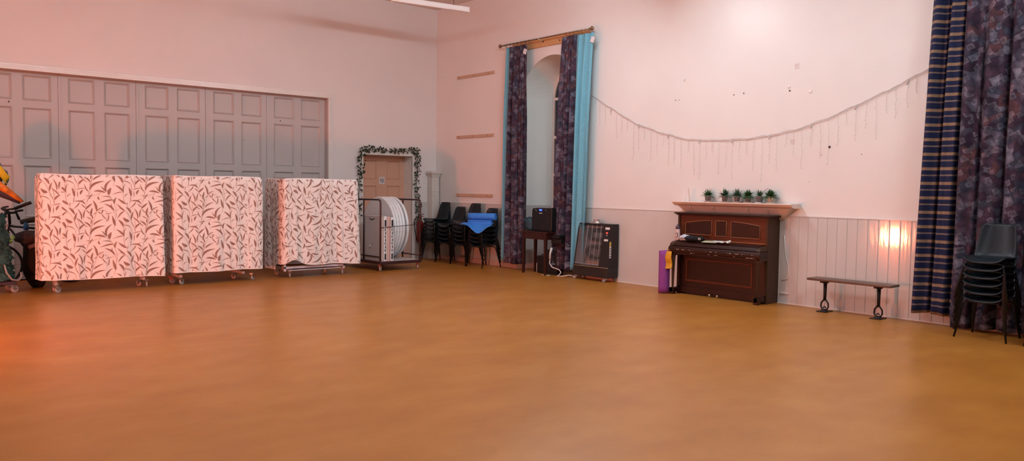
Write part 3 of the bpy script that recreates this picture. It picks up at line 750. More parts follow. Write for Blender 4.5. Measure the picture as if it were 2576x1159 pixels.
b = MB(); b.tube([(0, 0, .825), (TWd, .0, .875)], .006, 6); b.build('restraint_bar', M['black_metal'], t)
b = MB(); b.tube([(0, .3, .5), (-.05, .3, .47), (-.06, .3, .42)], .009, 6); b.build('side_catch', M['chrome'], t)
for x, y, a in ((.02, .05, .7), (TWd-.02, .05, 1.2), (.02, TD-.05, 2), (TWd-.02, TD-.05, 1.8)): castor(t, x, y, a, .052, M['red_metal'], .13)
disc = [(8.17, 'grey faced round table standing on edge, front of the trolley row'), (8.235, 'round white table on edge, second in the trolley row'), (8.30, 'round white table on edge, third in the trolley row'),
        (8.365, 'round white table on edge, just before the gap in the row'), (8.49, 'round white table on edge, rightmost in the trolley beyond the gap'), ]
first = None
for x, lab in disc:
    if first is None:
        first = thing('round_table_top', lab, 'table', (x, 13.60, .795), group=None)
        b = MB(); b.lathe([(.0, -.002), (.585, -.002), (.585, .022), (0, .022)], (0, 0, 0), 64, axis='X', smooth=False); b.build('table_face', M['table_white'], first)
        b = MB(); b.lathe([(.57, -.004), (.592, -.004), (.603, .004), (.603, .044), (.592, .052), (.54, .052), (.54, .024)], (0, 0, 0), 72, axis='X'); b.build('table_rim', M['table_edge'], first)
        for y in (-.3, .3):
            b = MB(); b.box(.024, .044, y-.015, y+.015, -.4, .4); b.build('folded_leg', M['grey_metal'], first)
    else:
        c = copy_tree(first); c.location = (x, 13.60+(.06 if x > 8.4 else 0), .795); tag(c, lab)
rect = [(7.815, .83, 'pink grey folding table upright at the left front of the trolley', M['table_pink'], 0), (7.885, .84, 'pale folding table upright, showing a column of black clips', M['table_edge'], 1),
        (7.955, .83, 'pink edged folding table upright between two with black clips', M['table_pink'], 0), (8.035, .82, 'pale folding table upright, beside the round tables, with black clips', M['table_edge'], 1)]
for x, h, lab, m, clips in rect:
    t = thing('folding_table', lab, 'table', (x, 12.885, .19))
    b = MB(); b.box(-.028, .028, 0, .62, 0, h); b.build('folded_top', [M['table_white']], t, bevel=.004)
    b = MB(); b.box(-.032, .032, -.008, .0, 0, h+.004); b.box(-.032, .032, 0, .62, h, h+.008); b.build('edge_strip', m, t, bevel=.002)
    if clips:
        b = MB(); b.box(-.012, .014, -.016, -.008, .03, .14); b.box(-.014, .016, -.018, -.008, .66, .78)
        for q in range(7): b.box(-.010+.006*(q % 2), .006+.006*(q % 2), -.014, -.008, .18+.065*q, .225+.065*q)
        b.box(-.002, .003, -.012, -.008, .05, .75); b.build('black_clips', M['black_plastic'], t)
    else:
        b = MB(); b.tube([(-.03, .22, h-.03), (-.034, .28, h-.05), (-.034, .34, h-.05), (-.03, .40, h-.03)], .008, 6); b.build('carry_handle', M['black_plastic'], t)
# fire extinguisher
t = thing('fire_extinguisher', 'red fire extinguisher with black hose behind the trolley', 'fire extinguisher', (9.86, YA-.11, .38))
b = MB(); b.lathe([(0, 0), (.07, 0), (.08, .02), (.08, .40), (.06, .46), (.025, .49), (.025, .52)], n=24); b.build('cylinder', M['red'], t)
b = MB(); b.box(-.02, .02, -.02, .02, .52, .56); b.obox((.03, 0, .60), (.14, .02, .012), (0, -.35, 0)); b.obox((.03, 0, .565), (.12, .02, .012), (0, .05, 0)); b.build('valve_lever', M['red'], t)
b = MB(); b.tube([(-.02, 0, .54), (-.12, -.02, .55), (-.17, -.02, .45), (-.16, -.02, .3), (-.12, -.02, .12), (-.10, -.02, .03)], .011, 8); b.build('hose', M['black_plastic'], t)

# ------------------------------------------------------------------ chairs
def make_chair():
    """faces -x; origin on the floor under the seat centre"""
    t = bpy.data.objects.new('stacking_chair', None); C.objects.link(t); t.empty_display_size = .1
    def shell(u, v):
        # v 0 front edge -> 1 top of back
        s = v
        keys = [(0, (-.235, .435)), (.06, (-.225, .455)), (.2, (-.13, .452)), (.38, (.02, .44)), (.50, (.12, .445)), (.58, (.175, .475)), (.66, (.20, .54)), (.80, (.235, .67)), (.94, (.268, .80)), (1, (.285, .84))]
        for (a, p), (c, q) in zip(keys, keys[1:]):
            if s <= c: break
        k = (s-a)/(c-a); x = p[0]+(q[0]-p[0])*k; z = p[1]+(q[1]-p[1])*k
        wk = [(0, .19), (.06, .205), (.3, .225), (.5, .215), (.62, .205), (.8, .195), (.94, .175), (1, .14)]
        for (a, p1), (c, q1) in zip(wk, wk[1:]):
            if s <= c: break
        hw = p1+(q1-p1)*(s-a)/(c-a)
        e = (2*u-1); y = e*hw
        if s < .52: z += .035*abs(e)**4-.012*(1-e*e)
        else:
            x -= .045*abs(e)**3; x += .012*(1-e*e)
        if s < .08: z -= .012
        return (x, y, z)
    b = MB(); b.grid(shell, 14, 26, 0, True); b.build('seat_shell', M['chair'], t, solid=.008)
    for sgn in (-1, 1):
        b = MB(); y0 = sgn*.19
        b.tube([(-.15, y0*.85, .425), (-.19, y0*.98, .40), (-.20, y0*1.05, .36), (-.255, sgn*.262, .005)], .0115, 8); b.build('leg', M['chair_leg'], t)
        b = MB(); b.tube([(.10, y0*.85, .42), (.14, y0*.95, .395), (.155, y0*1.0, .36), (.235, sgn*.245, .005)], .0115, 8); b.build('leg', M['chair_leg'], t)
        b = MB(); b.tube([(-.15, y0*.85, .425), (-.02, y0*.85, .425), (.10, y0*.85, .42)], .011, 8); b.build('seat_rail', M['chair_leg'], t)
    b = MB(); b.tube([(-.19, -.186, .40), (-.205, -.15, .415), (-.205, .15, .415), (-.19, .186, .40)], .0115, 8); b.build('front_rail', M['chair_leg'], t)
    return t
chair0 = make_chair(); used = [False]
def stack(x, y, n, dz, where, group, rz=0, lean=.006):
    names = {1: 'bottom', n: 'top'}
    ordn = ['', '', 'second', 'third', 'fourth', 'fifth', 'sixth']
    for k in range(n):
        c = chair0 if not used[0] else copy_tree(chair0)
        used[0] = True
        c.location = (x-lean*k, y+random.uniform(-.004, .004), dz*k); c.rotation_euler = (0, 0, rz+random.uniform(-.01, .01))
        pos = 'lowest' if k == 0 else 'topmost' if k == n-1 else ordn[k+1]+' up'
        tag(c, 'charcoal plastic stacking chair, %s, %s' % (pos, where), 'chair', group)
stack(9.98, 14.12, 6, .087, 'in the stack nearest the corner pillar', 'chairs stacked near the corner')
stack(9.98, 13.58, 5, .087, 'in the lower stack second from the corner', 'chairs stacked near the corner')
stack(9.98, 13.05, 6, .087, 'in the tall stack third from the corner', 'chairs stacked near the corner')
stack(9.98, 12.50, 5, .087, 'in the stack holding the blue mats', 'chairs stacked near the corner')
stack(9.77, 3.19, 6, .087, 'in the stack right of the striped curtain', 'chairs stacked by the striped curtain')
stack(9.77, 2.50, 6, .087, 'in the stack cut off by the right edge', 'chairs stacked at the right edge')

# blue mats
def roll_mat(name, label, c, dirv, Lh, r0, turns, m, th=.006, tail=None, z0=0, cat='mat'):
    t = thing(name, label, cat, c)
    d = Vector((dirv[0], dirv[1], 0)).normalized(); s = Vector((-d.y, d.x, 0))
    pts = []; n = int(turns*20)
    for i in range(n+1):
        a = i/20*2*pi; r = r0-(turns*20-i)/20*(r0*.55/turns)
        pts.append((r*cos(a), r*sin(a)))
    b = MB()
    def fn(u, v):
        p = pts[int(round(v*n))]; q = d*(-Lh+2*Lh*u)+s*p[0]
        return (q.x, q.y, p[1]+r0)
    b.grid(fn, 6, n, 0, True); o = b.build('rolled_foam', m, t, solid=th*1.6)
    if tail: b = MB(); b.grid(tail, 16, 10, 0, True); b.build('loose_flap', m, t, solid=.008)
    return t
dm = (.52, -.85)
roll_mat('exercise_mat', 'bright blue exercise mat roll, upper of the two on the chairs', (9.865, 12.43, .955), dm, .29, .072, 3, M['blue_mat'])
def tail(u, v):
    d = Vector((.60, -.80, 0)); s = Vector((-.80, -.60, 0))
    q = d*(-.34+.62*u)+s*(-.02+.30*v); z = .066-.16*max(0, v-.15)*(.15+.85*math.exp(-((u-.62)/.28)**2))*1.4+.012*sin(u*9)*v
    return (q.x, q.y, z)
roll_mat('exercise_mat', 'bright blue mat roll with loose flap, lower of the two on the chairs', (9.80, 12.42, .835), dm, .25, .060, 2.4, M['blue_mat'], tail=tail)

# ------------------------------------------------------------------ speaker table
t = thing('side_table', 'small dark red wooden table between the patterned curtains', 'table', (9.9, 10.95, 0))
b = MB(); b.box(0, .37, -.37, .34, .775, .80); b.build('table_top', M['table_dark'], t, bevel=.005)
b = MB(); b.box(.02, .035, -.33, .30, .655, .775); b.box(.33, .345, -.33, .30, .655, .775); b.box(.03, .34, -.335, -.32, .655, .775); b.box(.03, .34, .29, .305, .655, .775); b.build('apron', M['table_dark'], t)
for x in (.035, .335):
    for y in (-.315, .29):
        b = MB(); v = .030; w = .018
        b.add([(x-v+.005, y-v, .775), (x+v-.005, y-v, .775), (x+v-.005, y+v, .775), (x-v+.005, y+v, .775), (x-w, y-w, 0), (x+w, y-w, 0), (x+w, y+w, 0), (x-w, y+w, 0)],
              [(0, 1, 2, 3), (4, 5, 6, 7), (0, 1, 5, 4), (1, 2, 6, 5), (2, 3, 7, 6), (3, 0, 4, 7)]); b.build('leg', M['table_dark'], t)
s = thing('portable_speaker', 'black portable speaker with blue display on the dark table', 'speaker', (10.02, 10.82, .80))
b = MB(); b.prism([(-.23, .0), (.27, .0), (.30, .04), (.30, .38), (.28, .43), (.12, .44), (-.10, .44), (-.24, .45), (-.25, .38), (-.24, .04)], 'X', -.0, .13); b.build('speaker_body', M['black_plastic'], s, bevel=.015)
b = MB(); b.box(-.008, 0, -.20, .25, .03, .35); b.build('speaker_grille', M['black_cloth'], s, bevel=.003)
b = MB(); b.box(-.012, 0, .02, .085, .385, .415); b.build('blue_display', M['led_blue'], s)
b = MB(); b.box(-.011, -.006, .0, .085, .335, .348); b.build('brand_badge', M['label_white'], s)
b = MB(); b.tube([(-.006, .19, .41), (-.012, .175, .395), (-.006, .165, .375)], .004, 6); b.tube([(-.006, -.08, .41), (-.012, -.095, .395), (-.006, -.105, .385)], .003, 6); b.build('control_edge', M['rubber'], s)
s = thing('teal_bag', 'dark teal soft bag slumped at the left of the speaker', 'bag', (10.08, 11.22, .80))
b = MB(); b.lathe([(0, .0), (.09, .005), (.115, .06), (.115, .15), (.095, .21), (.05, .245), (0, .25)], n=20)
b.v = [(x*.9+.02*sin(z*20+y*15), y*1.05+.012*sin(z*30), z) for x, y, z in b.v]; b.build('bag_body', M['teal_bag'], s)
b = MB(); b.tube([(-.10, .02, .15), (-.13, .03, .19), (-.10, .03, .23), (-.02, .03, .25), (.03, 0, .245)], .012, 8); b.build('bag_strap', M['teal_bag'], s)
o = MB(); o.box(-.12, .16, -.11, .12, 0, .04); o.box(-.10, .14, -.09, .1, .04, .05)
s = thing('black_case', 'flat black case on the table behind the right curtain', 'case', (10.12, 10.45, .70)); o.build('case_body', M['black_plastic'], s, bevel=.01)
b = MB(); b.box(-.10, .14, -.12, .13, -.10, -.02); b.build('case_lower', M['black_plastic'], s, bevel=.01)
s = thing('black_amplifier', 'taller black amplifier box on the floor under the table', 'amplifier', (10.12, 10.66, .04))
b = MB(); b.box(0, .2, -.13, .13, 0, .42); b.build('amplifier_body', M['black_plastic'], s, bevel=.012)
b = MB(); b.box(-.004, 0, -.09, .02, .16, .17); b.box(-.004, 0, -.06, -.02, .20, .205); b.build('front_label', M['label_white'], s)
b = MB(); b.box(.0, .18, -.12, .12, -.04, 0); b.build('amplifier_feet', M['black_plastic'], s)
s = thing('black_amplifier', 'shorter black box on the floor, left of the taller amplifier', 'amplifier', (10.14, 10.98, 0))
b = MB(); b.box(0, .17, -.13, .12, 0, .33); b.build('amplifier_body', M['black_plastic'], s, bevel=.02)
b = MB(); b.tube([(.08, -.05, .33), (.08, -.05, .35), (.08, .05, .35), (.08, .05, .33)], .008, 6); b.build('carry_handle', M['black_plastic'], s)
s = thing('folded_leaflet', 'white leaflet lying on the floor beneath the dark table', 'leaflet', (9.98, 10.66, 0))
b = MB(); b.box(-.03, .03, -.08, .09, 0, .006); b.build('leaflet_sheet', M['paper'], s)
s = thing('power_strip', 'white plug adaptor on a cable hanging by the right patterned curtain', 'plug adaptor', (10.04, 10.56, .22))
b = MB(); b.tube([(0, .02, .29), (-.005, .05, .20), (-.01, .055, .08)], .02, 8); b.build('adaptor_body', M['white_plastic'], s)
b = MB(); b.tube([(-.01, .05, .07), (-.03, .04, .0), (-.05, -.05, -.06), (-.04, -.22, -.09), (-.06, -.30, -.13), (-.09, -.28, -.18), (-.10, -.22, -.205)], .009, 8)
b.tube([(-.10, -.24, -.208), (-.06, -.34, -.20), (-.0, -.45, -.17), (.04, -.53, -.19)], .008, 8)
b.build('white_cable', M['white_cable'], s)
s = thing('water_bottle', 'pale plastic bottle on the floor behind the dark table leg', 'bottle', (10.24, 11.13, 0))
b = MB(); b.lathe([(0, 0), (.05, 0), (.055, .02), (.055, .17), (.03, .22), (.018, .24)], n=16); b.build('bottle_body', M['reveal'], s)
b = MB(); b.lathe([(.02, .24), (.02, .265), (0, .265)], n=12); b.build('bottle_cap', M['white_plastic'], s)

# ------------------------------------------------------------------ black heater (cold) and the glowing one
def make_heater(label, loc, rz, glow):
    h = thing('radiant_heater', label, 'heater', loc, rz)
    # local: faces -x, width along y (left +.42 ... right -.42), depth x 0..0.32
    W = .41
    b = MB()
    b.prism([(.0, .07), (.285, .07), (.285, .25), (.005, .25)], 'Y', -W-.0, W); b.build('heater_base', M['heater_base'], h, bevel=.01)
    b = MB(); b.box(-.008, .02, -W, W, .243, .256); b.build('base_lip', M['chrome'] if not glow else M['heater'], h)
    # housing shell, leaning back; open front on the left part
    def fx(z): return .01+(z-.25)*.16
    b = MB()
    b.prism([(fx(.25), .25), (.285, .25), (.285, 1.0), (fx(1.0), 1.0)], 'Y', -W+.0, -.20)       # control column
    b.prism([(fx(.25), .25), (.285, .25), (.285, 1.0), (fx(1.0), 1.0)], 'Y', W-.02, W)          # left cheek
    b.prism([(fx(.975), .975), (.285, .975), (.285, 1.0), (fx(1.0), 1.0)], 'Y', -.20, W-.02)   # roof
    b.prism([(fx(.25)+.13, .25), (.285, .25), (.285, .975), (fx(.975)+.13, .975)], 'Y', -.20, W-.02, 1)
    b.build('heater_housing', [M['heater'], M['heater_back']], h, bevel=.003)
    # inclined polished side reflector
    b = MB(); b.add([(fx(.27)+.01, W-.025, .27), (fx(.27)+.12, W-.13, .27), (fx(.95)+.12, W-.13, .95), (fx(.95)+.01, W-.025, .95)], [(0, 1, 2, 3)]); b.build('side_reflector', M['heater_back'], h, solid=.004)
    # serpentine burner tube
    for k, (zc, rr) in enumerate(((.50, .06), (.34, .05)) if glow else ((.80, .075), (.50, .085))):
        pts = [(-.18, zc+rr)]+[(.10, zc+rr)]+[(.10+rr*sin(a), zc+rr*cos(a)) for a in (pi/6, pi/3, pi/2, 2*pi/3, 5*pi/6)]+[(.10, zc-rr), (-.18, zc-rr)]
        b = MB(); b.tube([(fx(z)+.075, y, z) for y, z in pts], .034, 12); b.build('burner_tube', M['heat_glow'] if glow else M['heater_tube'], h)
    b = MB(); b.box(fx(.33)+.05, fx(.33)+.10, -.15, .16, .28, .35); b.build('burner_box', M['pinkmetal'], h, bevel=.01)
    b = MB(); b.box(fx(.94)+.02, fx(.94)+.05, -.18, .22, .925, .945); b.box(fx(.66)+.03, fx(.66)+.05, -.18, .17, .655, .668); b.build('copper_strip', M['pinkmetal'], h)
    b = MB()
    for y in (-.17, -.06, .05, .17): b.tube([(fx(.26)-.004, y, .262), (fx(.96)-.004, y*.92, .97)], .0022, 5)
    b.tube([(fx(.29)-.004, W-.02, .29), (fx(.29)-.004, -.2, .29)], .003, 5)
    b.build('guard_rods', M['grey_metal'], h)
    if not glow:
        b = MB(); b.prism([(fx(.26)+.002, .26), (fx(.26)+.006, .26), (fx(.97)+.006, .97), (fx(.97)+.002, .97)], 'Y', -.20, W-.02); b.build('front_glass', M['heater_glass'], h)
    # control panel, labels
    def plate(name, y0, y1, z0, z1, m, t=.004):
        b = MB(); b.prism([(fx(z0)-t, z0), (fx(z0)+.001, z0), (fx(z1)+.001, z1), (fx(z1)-t, z1)], 'Y', y0, y1); return b.build(name, m, h)
    plate('name_label', -.355, -.255, .905, .945, M['label_white'])
    plate('display_surround', -.345, -.255, .75, .885, M['black_plastic'], .003)
    plate('red_display', -.325, -.283, .832, .862, M['led_red'], .005)
    plate('control_buttons', -.325, -.29, .795, .81, M['rubber'], .005)
    plate('lower_label', -.345, -.255, .705, .74, M['label_white'])
    # warning label on the side face (y=-W)
    b = MB(); b.box(.055, .095, -W-.003, -W, .62, .70); l = b.build('warning_label', M['label_yellow'], h)
    b = MB(); b.box(.055, .095, -W-.003, -W, .42, .62); b.build('warning_text', M['label_white'], l)
    b = MB()
    for z in (.45, .50, .545, .585): b.box(.065, .085, -W-.005, -W-.002, z-.012, z+.008)
    b.build('warning_marks', M['black_plastic'], l)
    b = MB(); b.box(.15, .22, -W-.006, -W, .60, .612); b.build('side_grip', M['black_plastic'], h)
    b = MB(); b.box(.10, .24, -.11, .10, 1.0, 1.015); b.lathe([(.075, 1.012), (.07, 1.035), (.055, 1.04), (.055, 1.065), (.06, 1.07), (.035, 1.075), (0, 1.075)], (.17, -.0, 0), 20, smooth=False); b.build('flue_collar', M['chrome'], h)
    for x, y, a in ((.04, W-.05, 2.2), (.04, -W+.06, 2.6), (.25, W-.05, .8), (.25, -W+.06, .4)): castor(h, x, y, a, .026, M['rubber'], .07)
    return h
make_heater('black radiant heater with red display beside the turquoise curtain', (10.03, 9.60, 0), 0, False)
make_heater('glowing orange radiant heater standing left of the camera view', (-.9, 9.48, 0), pi+.04, True)

# ------------------------------------------------------------------ piano
P = thing('upright_piano', 'dark mahogany upright piano with arched front panels below the shelf', 'piano', (10.02, 6.91, 0))
hw = .79
for s in (-1, 1):
    b = MB(); y = s*(hw-.02)
    b.box(0, .30, y-.02, y+.02, .0, 1.225); b.box(-.19, 0, y-.02, y+.02, .62, .75)
    b.build('side_panel', M['piano_side'], P, bevel=.004)
b = MB(); b.box(-.04, .31, -hw-.05, hw+.05, 1.24, 1.26); b.box(-.02, .30, -hw-.025, hw+.025, 1.222, 1.24); b.build('top_lid', M['piano'], P, bevel=.004)
b = MB(); b.box(.02, .05, -hw+.04, hw-.04, .83, 1.222); b.build('upper_panel', M['piano_mid'], P)
def arch_z(y): return 1.157-.055*(y/ .66)**2
def field(y0, y1, z0, nm):
    # y0>y1 : sunk field with bright bead, arched top
    n = 10; top = [(y0+(y1-y0)*k/n, min(1.155, arch_z(y0+(y1-y0)*k/n))) for k in range(n+1)]
    ring = [(y0, z0)]+top+[(y1, z0)]
    b = MB(); b.prism(ring, 'X', .012, .021); f = b.build(nm, M['piano'], P)
    b = MB(); b.tube([(.012, y, z) for y, z in ring], .0065, 6, closed=True); b.build('bead_moulding', M['piano_edge'], f)
field(.65, .17, .93, 'panel_field'); field(.10, -.09, .925, 'panel_field'); field(-.17, -.65, .92, 'panel_field')
b = MB(); b.box(.005, .03, -hw+.04, hw-.04, .845, .86); b.build('panel_rail', M['piano_edge'], P)
b = MB(); b.prism([(.02, .75), (.02, .845), (-.10, .825), (-.165, .80), (-.185, .76), (-.185, .75)], 'Y', -hw+.06, hw-.06); b.build('key_lid', M['piano'], P, bevel=.006)
b = MB(); b.prism([(.0, .655), (-.215, .655), (-.22, .70), (-.20, .745), (0, .75)], 'Y', -hw-.012, hw+.012); b.box(-.20, 0, -hw+.03, hw-.03, .62, .655); b.build('key_bed', M['piano'], P, bevel=.008)
for s in (-1, 1):
    b = MB(); y = s*(hw-.035); b.prism([(0, .75), (0, .83), (-.12, .815), (-.18, .79), (-.20, .75)], 'Y', y-.035, y+.035); b.build('key_block', M['piano_side'], P, bevel=.01)
random.seed(21); b = MB()
for k in range(26):
    y = random.uniform(-.72, .6); l = random.uniform(.008, .06); z = random.choice((.657, .70)); b.box(-.2225, -.2185, y, y+l, z-.003, z+.003)
b.build('worn_edge_chips', M['skirt'], P)
b = MB(); b.box(.0, .03, -hw+.04, hw-.04, .12, .63); b.build('lower_panel', M['piano'], P)
b = MB(); 
for y0, y1, z0, z1 in ((-.56, .62, .53, .56), (-.56, .62, .20, .23), (-.56, -.53, .231, .529), (.59, .62, .231, .529)): b.box(-.008, .002, y0, y1, z0, z1)
b.build('lower_panel_frame', M['piano_mid'], P, bevel=.004)
b = MB(); b.box(-.03, .31, -hw+.02, hw-.02, .02, .12); b.build('plinth', M['piano'], P, bevel=.006)
for s in (-1, 1):
    y = s*(hw-.05)
    b = MB(); b.tube([(-.16, y, .09), (-.16, y, .20), (-.16, y, .45), (-.16, y, .57), (-.15, y, .63)], [.020, .024, .034, .042, .05], 4); b.box(-.19, -.12, y-.045, y+.045, .60, .64); b.build('leg', M['piano_side'], P, bevel=.003)
    b = MB(); b.box(-.20, .02, y-.035, y+.035, .03, .10); b.box(-.20, -.13, y-.04, y+.04, .0, .10); b.build('toe_block', M['piano'], P, bevel=.008)
for y in (.10, -.04):
    b = MB(); b.tube([(-.03, y, .05), (-.08, y, .045), (-.12, y, .035)], [.006, .010, .018], 8); b.build('pedal', M['chrome'], P)
b = MB(); b.box(0, .3, -.6, .6, .0, .02); b.build('base_runner', M['black_plastic'], P)
# things on the piano
t = thing('spray_bottle', 'pink and white bottle with dark cap on the piano left end', 'bottle', (9.93, 7.63, .828))
b = MB(); b.lathe([(0, 0), (.032, 0), (.036, .01), (.036, .17), (.030, .185)], n=20); b.build('bottle_body', mat('pinkish_bottle', (.62, .46, .45), .35), t)
b = MB(); b.lathe([(.036, .176), (.037, .20), (.026, .225), (.014, .24), (.014, .25), (0, .25)], n=20); b.build('bottle_cap', mat('plum_cap', (.07, .04, .06), .4), t)
b = MB(); b.tube([(-.0365*cos(.3)-0, .018*cos(a)-.006, .085+.03*sin(a)) for a in [k*.5 for k in range(1, 11)]], .005, 6); b.build('printed_emblem', M['hole'], t)
def blob(name, mt, parent, c, r, seed, n=(22, 14), amp=.25):
    rnd = random.Random(seed); ph = [rnd.uniform(0, 6.28) for _ in range(6)]; b = MB()
    def fn(u, v):
        a = 2*pi*u; p = pi*v
        k = 1+amp*(sin(3*a+ph[0])*sin(2*p+ph[1])*.5+.35*sin(5*a+ph[2]+3*p)+.25*sin(7*p+ph[3]+2*a))
        return (c[0]+r[0]*k*sin(p)*cos(a), c[1]+r[1]*k*sin(p)*sin(a), max(c[2]-r[2], c[2]+r[2]*k*cos(p)))
    b.grid(fn, n[0], n[1], 0, True); return b.build(name, mt, parent)
t = thing('crumpled_scarf', 'crumpled white and blue scarf next to the bottle on the piano', 'scarf', (9.93, 7.50, .83))
blob('scarf_folds', M['white_cloth'], t, (0, 0, .045), (.06, .085, .045), 3, amp=.35)
t = thing('black_pouch', 'black cloth pouch lying on the piano key lid', 'pouch', (9.91, 7.33, .83))
blob('pouch_body', M['black_cloth'], t, (0, .02, .042), (.065, .14, .042), 5, amp=.16); blob('pouch_end', M['black_cloth'], t, (.01, -.13, .04), (.05, .07, .04), 8, amp=.25)
b = MB(); b.obox((-.045, -.14, .05), (.004, .012, .03), (.3, 0, 0)); b.obox((-.045, -.165, .045), (.004, .012, .03), (.3, 0, 0)); b.build('pouch_logo', M['label_white'], t)
t = thing('sheet_music', 'pale green and white papers spread on the piano lid', 'papers', (9.93, 6.97, .835))
b = MB(); b.obox((-.02, .04, .006), (.12, .24, .006), (0, -.12, .15)); b.build('green_booklet', M['paper_green'], t)
b = MB(); b.obox((.0, -.06, .016), (.11, .18, .004), (0, -.12, -.1)); b.build('white_sheet', M['paper'], t)
b = MB(); b.tube([(-.02, .17, .03), (0, .08, .036), (.0, .0, .034), (.01, -.1, .03)], .004, 6); b.build('pen', M['black_plastic'], t)
t = thing('folded_letter', 'crumpled white letter at the right end of the piano papers', 'paper', (9.91, 6.77, .828))
b = MB(); b.grid(lambda u, v: (-.05+.1*v, -.09+.16*u, .012+.02*abs(sin(u*5))*(1 if u < .35 else .4)+.012*v), 12, 4, 0, True); b.build('letter_sheet', M['paper'], t, solid=.004)
b = MB(); b.tube([(.0, -.10, .02), (0, -.10, .055)], .014, 8); b.build('rolled_corner', M['paper'], t)
# yoga mat and yellow bag beside the piano
pm = thing('yoga_mat', 'rolled purple yoga mat standing against the left of the piano', 'mat', (9.82, 7.79, 0))
b = MB(); prof = []
def ym(u, v):
    a = u*2*pi*2.6; r = .088-.012*u*2.6
    return (r*cos(a+2.6), r*sin(a+2.6), .66*v+.012*sin(a))
b.grid(ym, 70, 8, 0, True); b.build('rolled_foam', M['purple'], pm, solid=.007)
b = MB(); b.tube([(.0, .088, .60), (.02, .094, .5), (.01, .095, .38)], .008, 6); b.build('mat_strap', M['pinkmetal'], pm)
t = thing('yellow_bag', 'mustard yellow carrier bag hanging in front of the purple mat', 'bag', (9.78, 7.70, .40))
b = MB(); 
def yb(u, v):
    a = 2*pi*u; w = .088-.022*v
    return (.022*(1.1-v*.6)*cos(a)+.01*sin(v*7), w*sin(a)*1.0-.01*v, .26*v-.01*cos(a*2)*(1-v))
b.grid(yb, 24, 10, 0, True); b.build('bag_body', M['yellow_bag'], t)
b = MB(); b.tube([(-.0, .03, .25), (.01, .01, .29), (.03, -.03, .27)], .006, 6); b.build('bag_handle', M['yellow_bag'], t)
t = thing('wall_cable', 'pale cable looping down the dado right of the piano', 'cable', (10.325, 6.03, 0))
b = MB(); b.tube([(0, .02, .98), (0, .0, .8), (0, -.02, .66), (0, -.06, .55), (0, -.07, .42), (0, -.05, .36), (0, -.0, .345), (0, .04, .33)], .007, 6); b.build('cable_sheath', M['trim'], t)
b = MB(); b.box(-.01, .012, -.08, .06, .14, .16); b.build('cable_clip', M['trim'], t)

# shelf over the piano
t = thing('mantel_shelf', 'pinkish cream moulded mantel shelf above the piano', 'shelf', (XB, 6.86, 0))
b = MB(); b.prism([(0, 1.43), (-.25, 1.43), (-.25, 1.415), (-.235, 1.40), (-.225, 1.385), (-.20, 1.375), (-.17, 1.365), (0, 1.365)], 'Y', -1.03, 1.03); b.build('shelf_board', M['shelf_paint'], t, bevel=.003)
b = MB()
b.add([(0, -.80, 1.20), (-.05, -.80, 1.20), (-.05, .80, 1.20), (0, .80, 1.20), (0, -.96, 1.366), (-.20, -.96, 1.366), (-.20, .96, 1.366), (0, .96, 1.366)],
      [(0, 1, 2, 3), (4, 5, 6, 7), (0, 1, 5, 4), (1, 2, 6, 5), (2, 3, 7, 6)])
b.build('frieze', M['shelf_paint'], t)
for y in (-.62, -.30, .30, .72):
    b = MB(); b.prism([(-.04, 1.20), (-.15, 1.366), (-.215, 1.366), (-.20, 1.34), (-.10, 1.26), (-.06, 1.20)], 'Y', y-.012, y+.012); b.build('bracket', M['shelf_paint'], t, bevel=.002)
t = thing('greeting_card', 'folded card standing at the left end of the mantel shelf', 'card', (10.20, 7.68, 1.43))
b = MB(); b.add([(-.02, .07, 0), (-.03, .02, 0), (0, -.02, .20), (0, .012, .20)], [(0, 1, 2, 3)]); b.build('card_front', M['trim'], t, solid=.004)
b = MB(); b.add([(-.01, -.05, 0), (.05, -.03, 0), (.02, -.02, .20), (0, -.022, .20)], [(0, 1, 2, 3)]); b.build('card_back', M['shelf_paint'], t, solid=.004)
def plant(y, pm_, lf, label, n, L, seed, droop=.5, sau=M['saucer'], r0=.045, wild=False):
    rnd = random.Random(seed); n = int(n*1.5); L = L*1.15
    t = thing('potted_succulent', label, 'plant', (10.235, y, 1.43), group='potted succulents on the mantel shelf')
    b = MB(); b.lathe([(0, 0), (.055, 0), (.068, .012), (.064, .014), (0, .008)], n=20); b.build('saucer', sau, t)
    b = MB(); b.lathe([(0, .014), (r0*.8, .014), (r0, .085), (r0+.005, .085), (r0+.005, .10), (r0-.006, .10), (r0-.008, .088), (0, .088)], n=20); b.build('pot', pm_, t)
    b = MB(); b.lathe([(0, .091), (r0-.008, .089)], n=14); b.build('soil', M['soil'], t)
    b = MB()
    for k in range(n):
        a = rnd.uniform(0, 2*pi); el = rnd.uniform(-.15, 1.5); l = L*rnd.uniform(.7, 1.1)*(1 if el < 1.0 else .9); w = rnd.uniform(.007, .011)
        d = Vector((cos(a)*cos(el), sin(a)*cos(el), sin(el))); sd = Vector((-sin(a), cos(a), 0)); up = d.cross(sd)
        base = Vector((0, 0, .095))+Vector((cos(a), sin(a), 0))*.008
        vs = []
        for i in range(5):
            s = i/4; p = base+d*(l*s)+Vector((0, 0, -droop*l*s*s*cos(el)*.7)); ww = w*(1-s**1.6)+.0008
            p.x = min(p.x, .100)
            vs += [p-sd*ww, p+up*ww*.5, p+sd*ww]
        b.add(vs, [(3*i+q, 3*i+q+1, 3*i+q+4, 3*i+q+3) for i in range(4) for q in (0, 1)], 0, True)
    b.build('leaf_rosette', lf, t, fixn=False)
    if wild:
        b = MB(); b.tube([(0, 0, .10), (-.0, -.05, .16), (0, -.10, .20), (0, -.14, .225)], [.005, .005, .004, .002], 6); b.build('long_shoot', M['pot_grey'], t)
    return t
plant(7.31, M['pot_grey'], M['plant'], 'spiky succulent in grey pot, alone at the left of the shelf', 60, .12, 1)
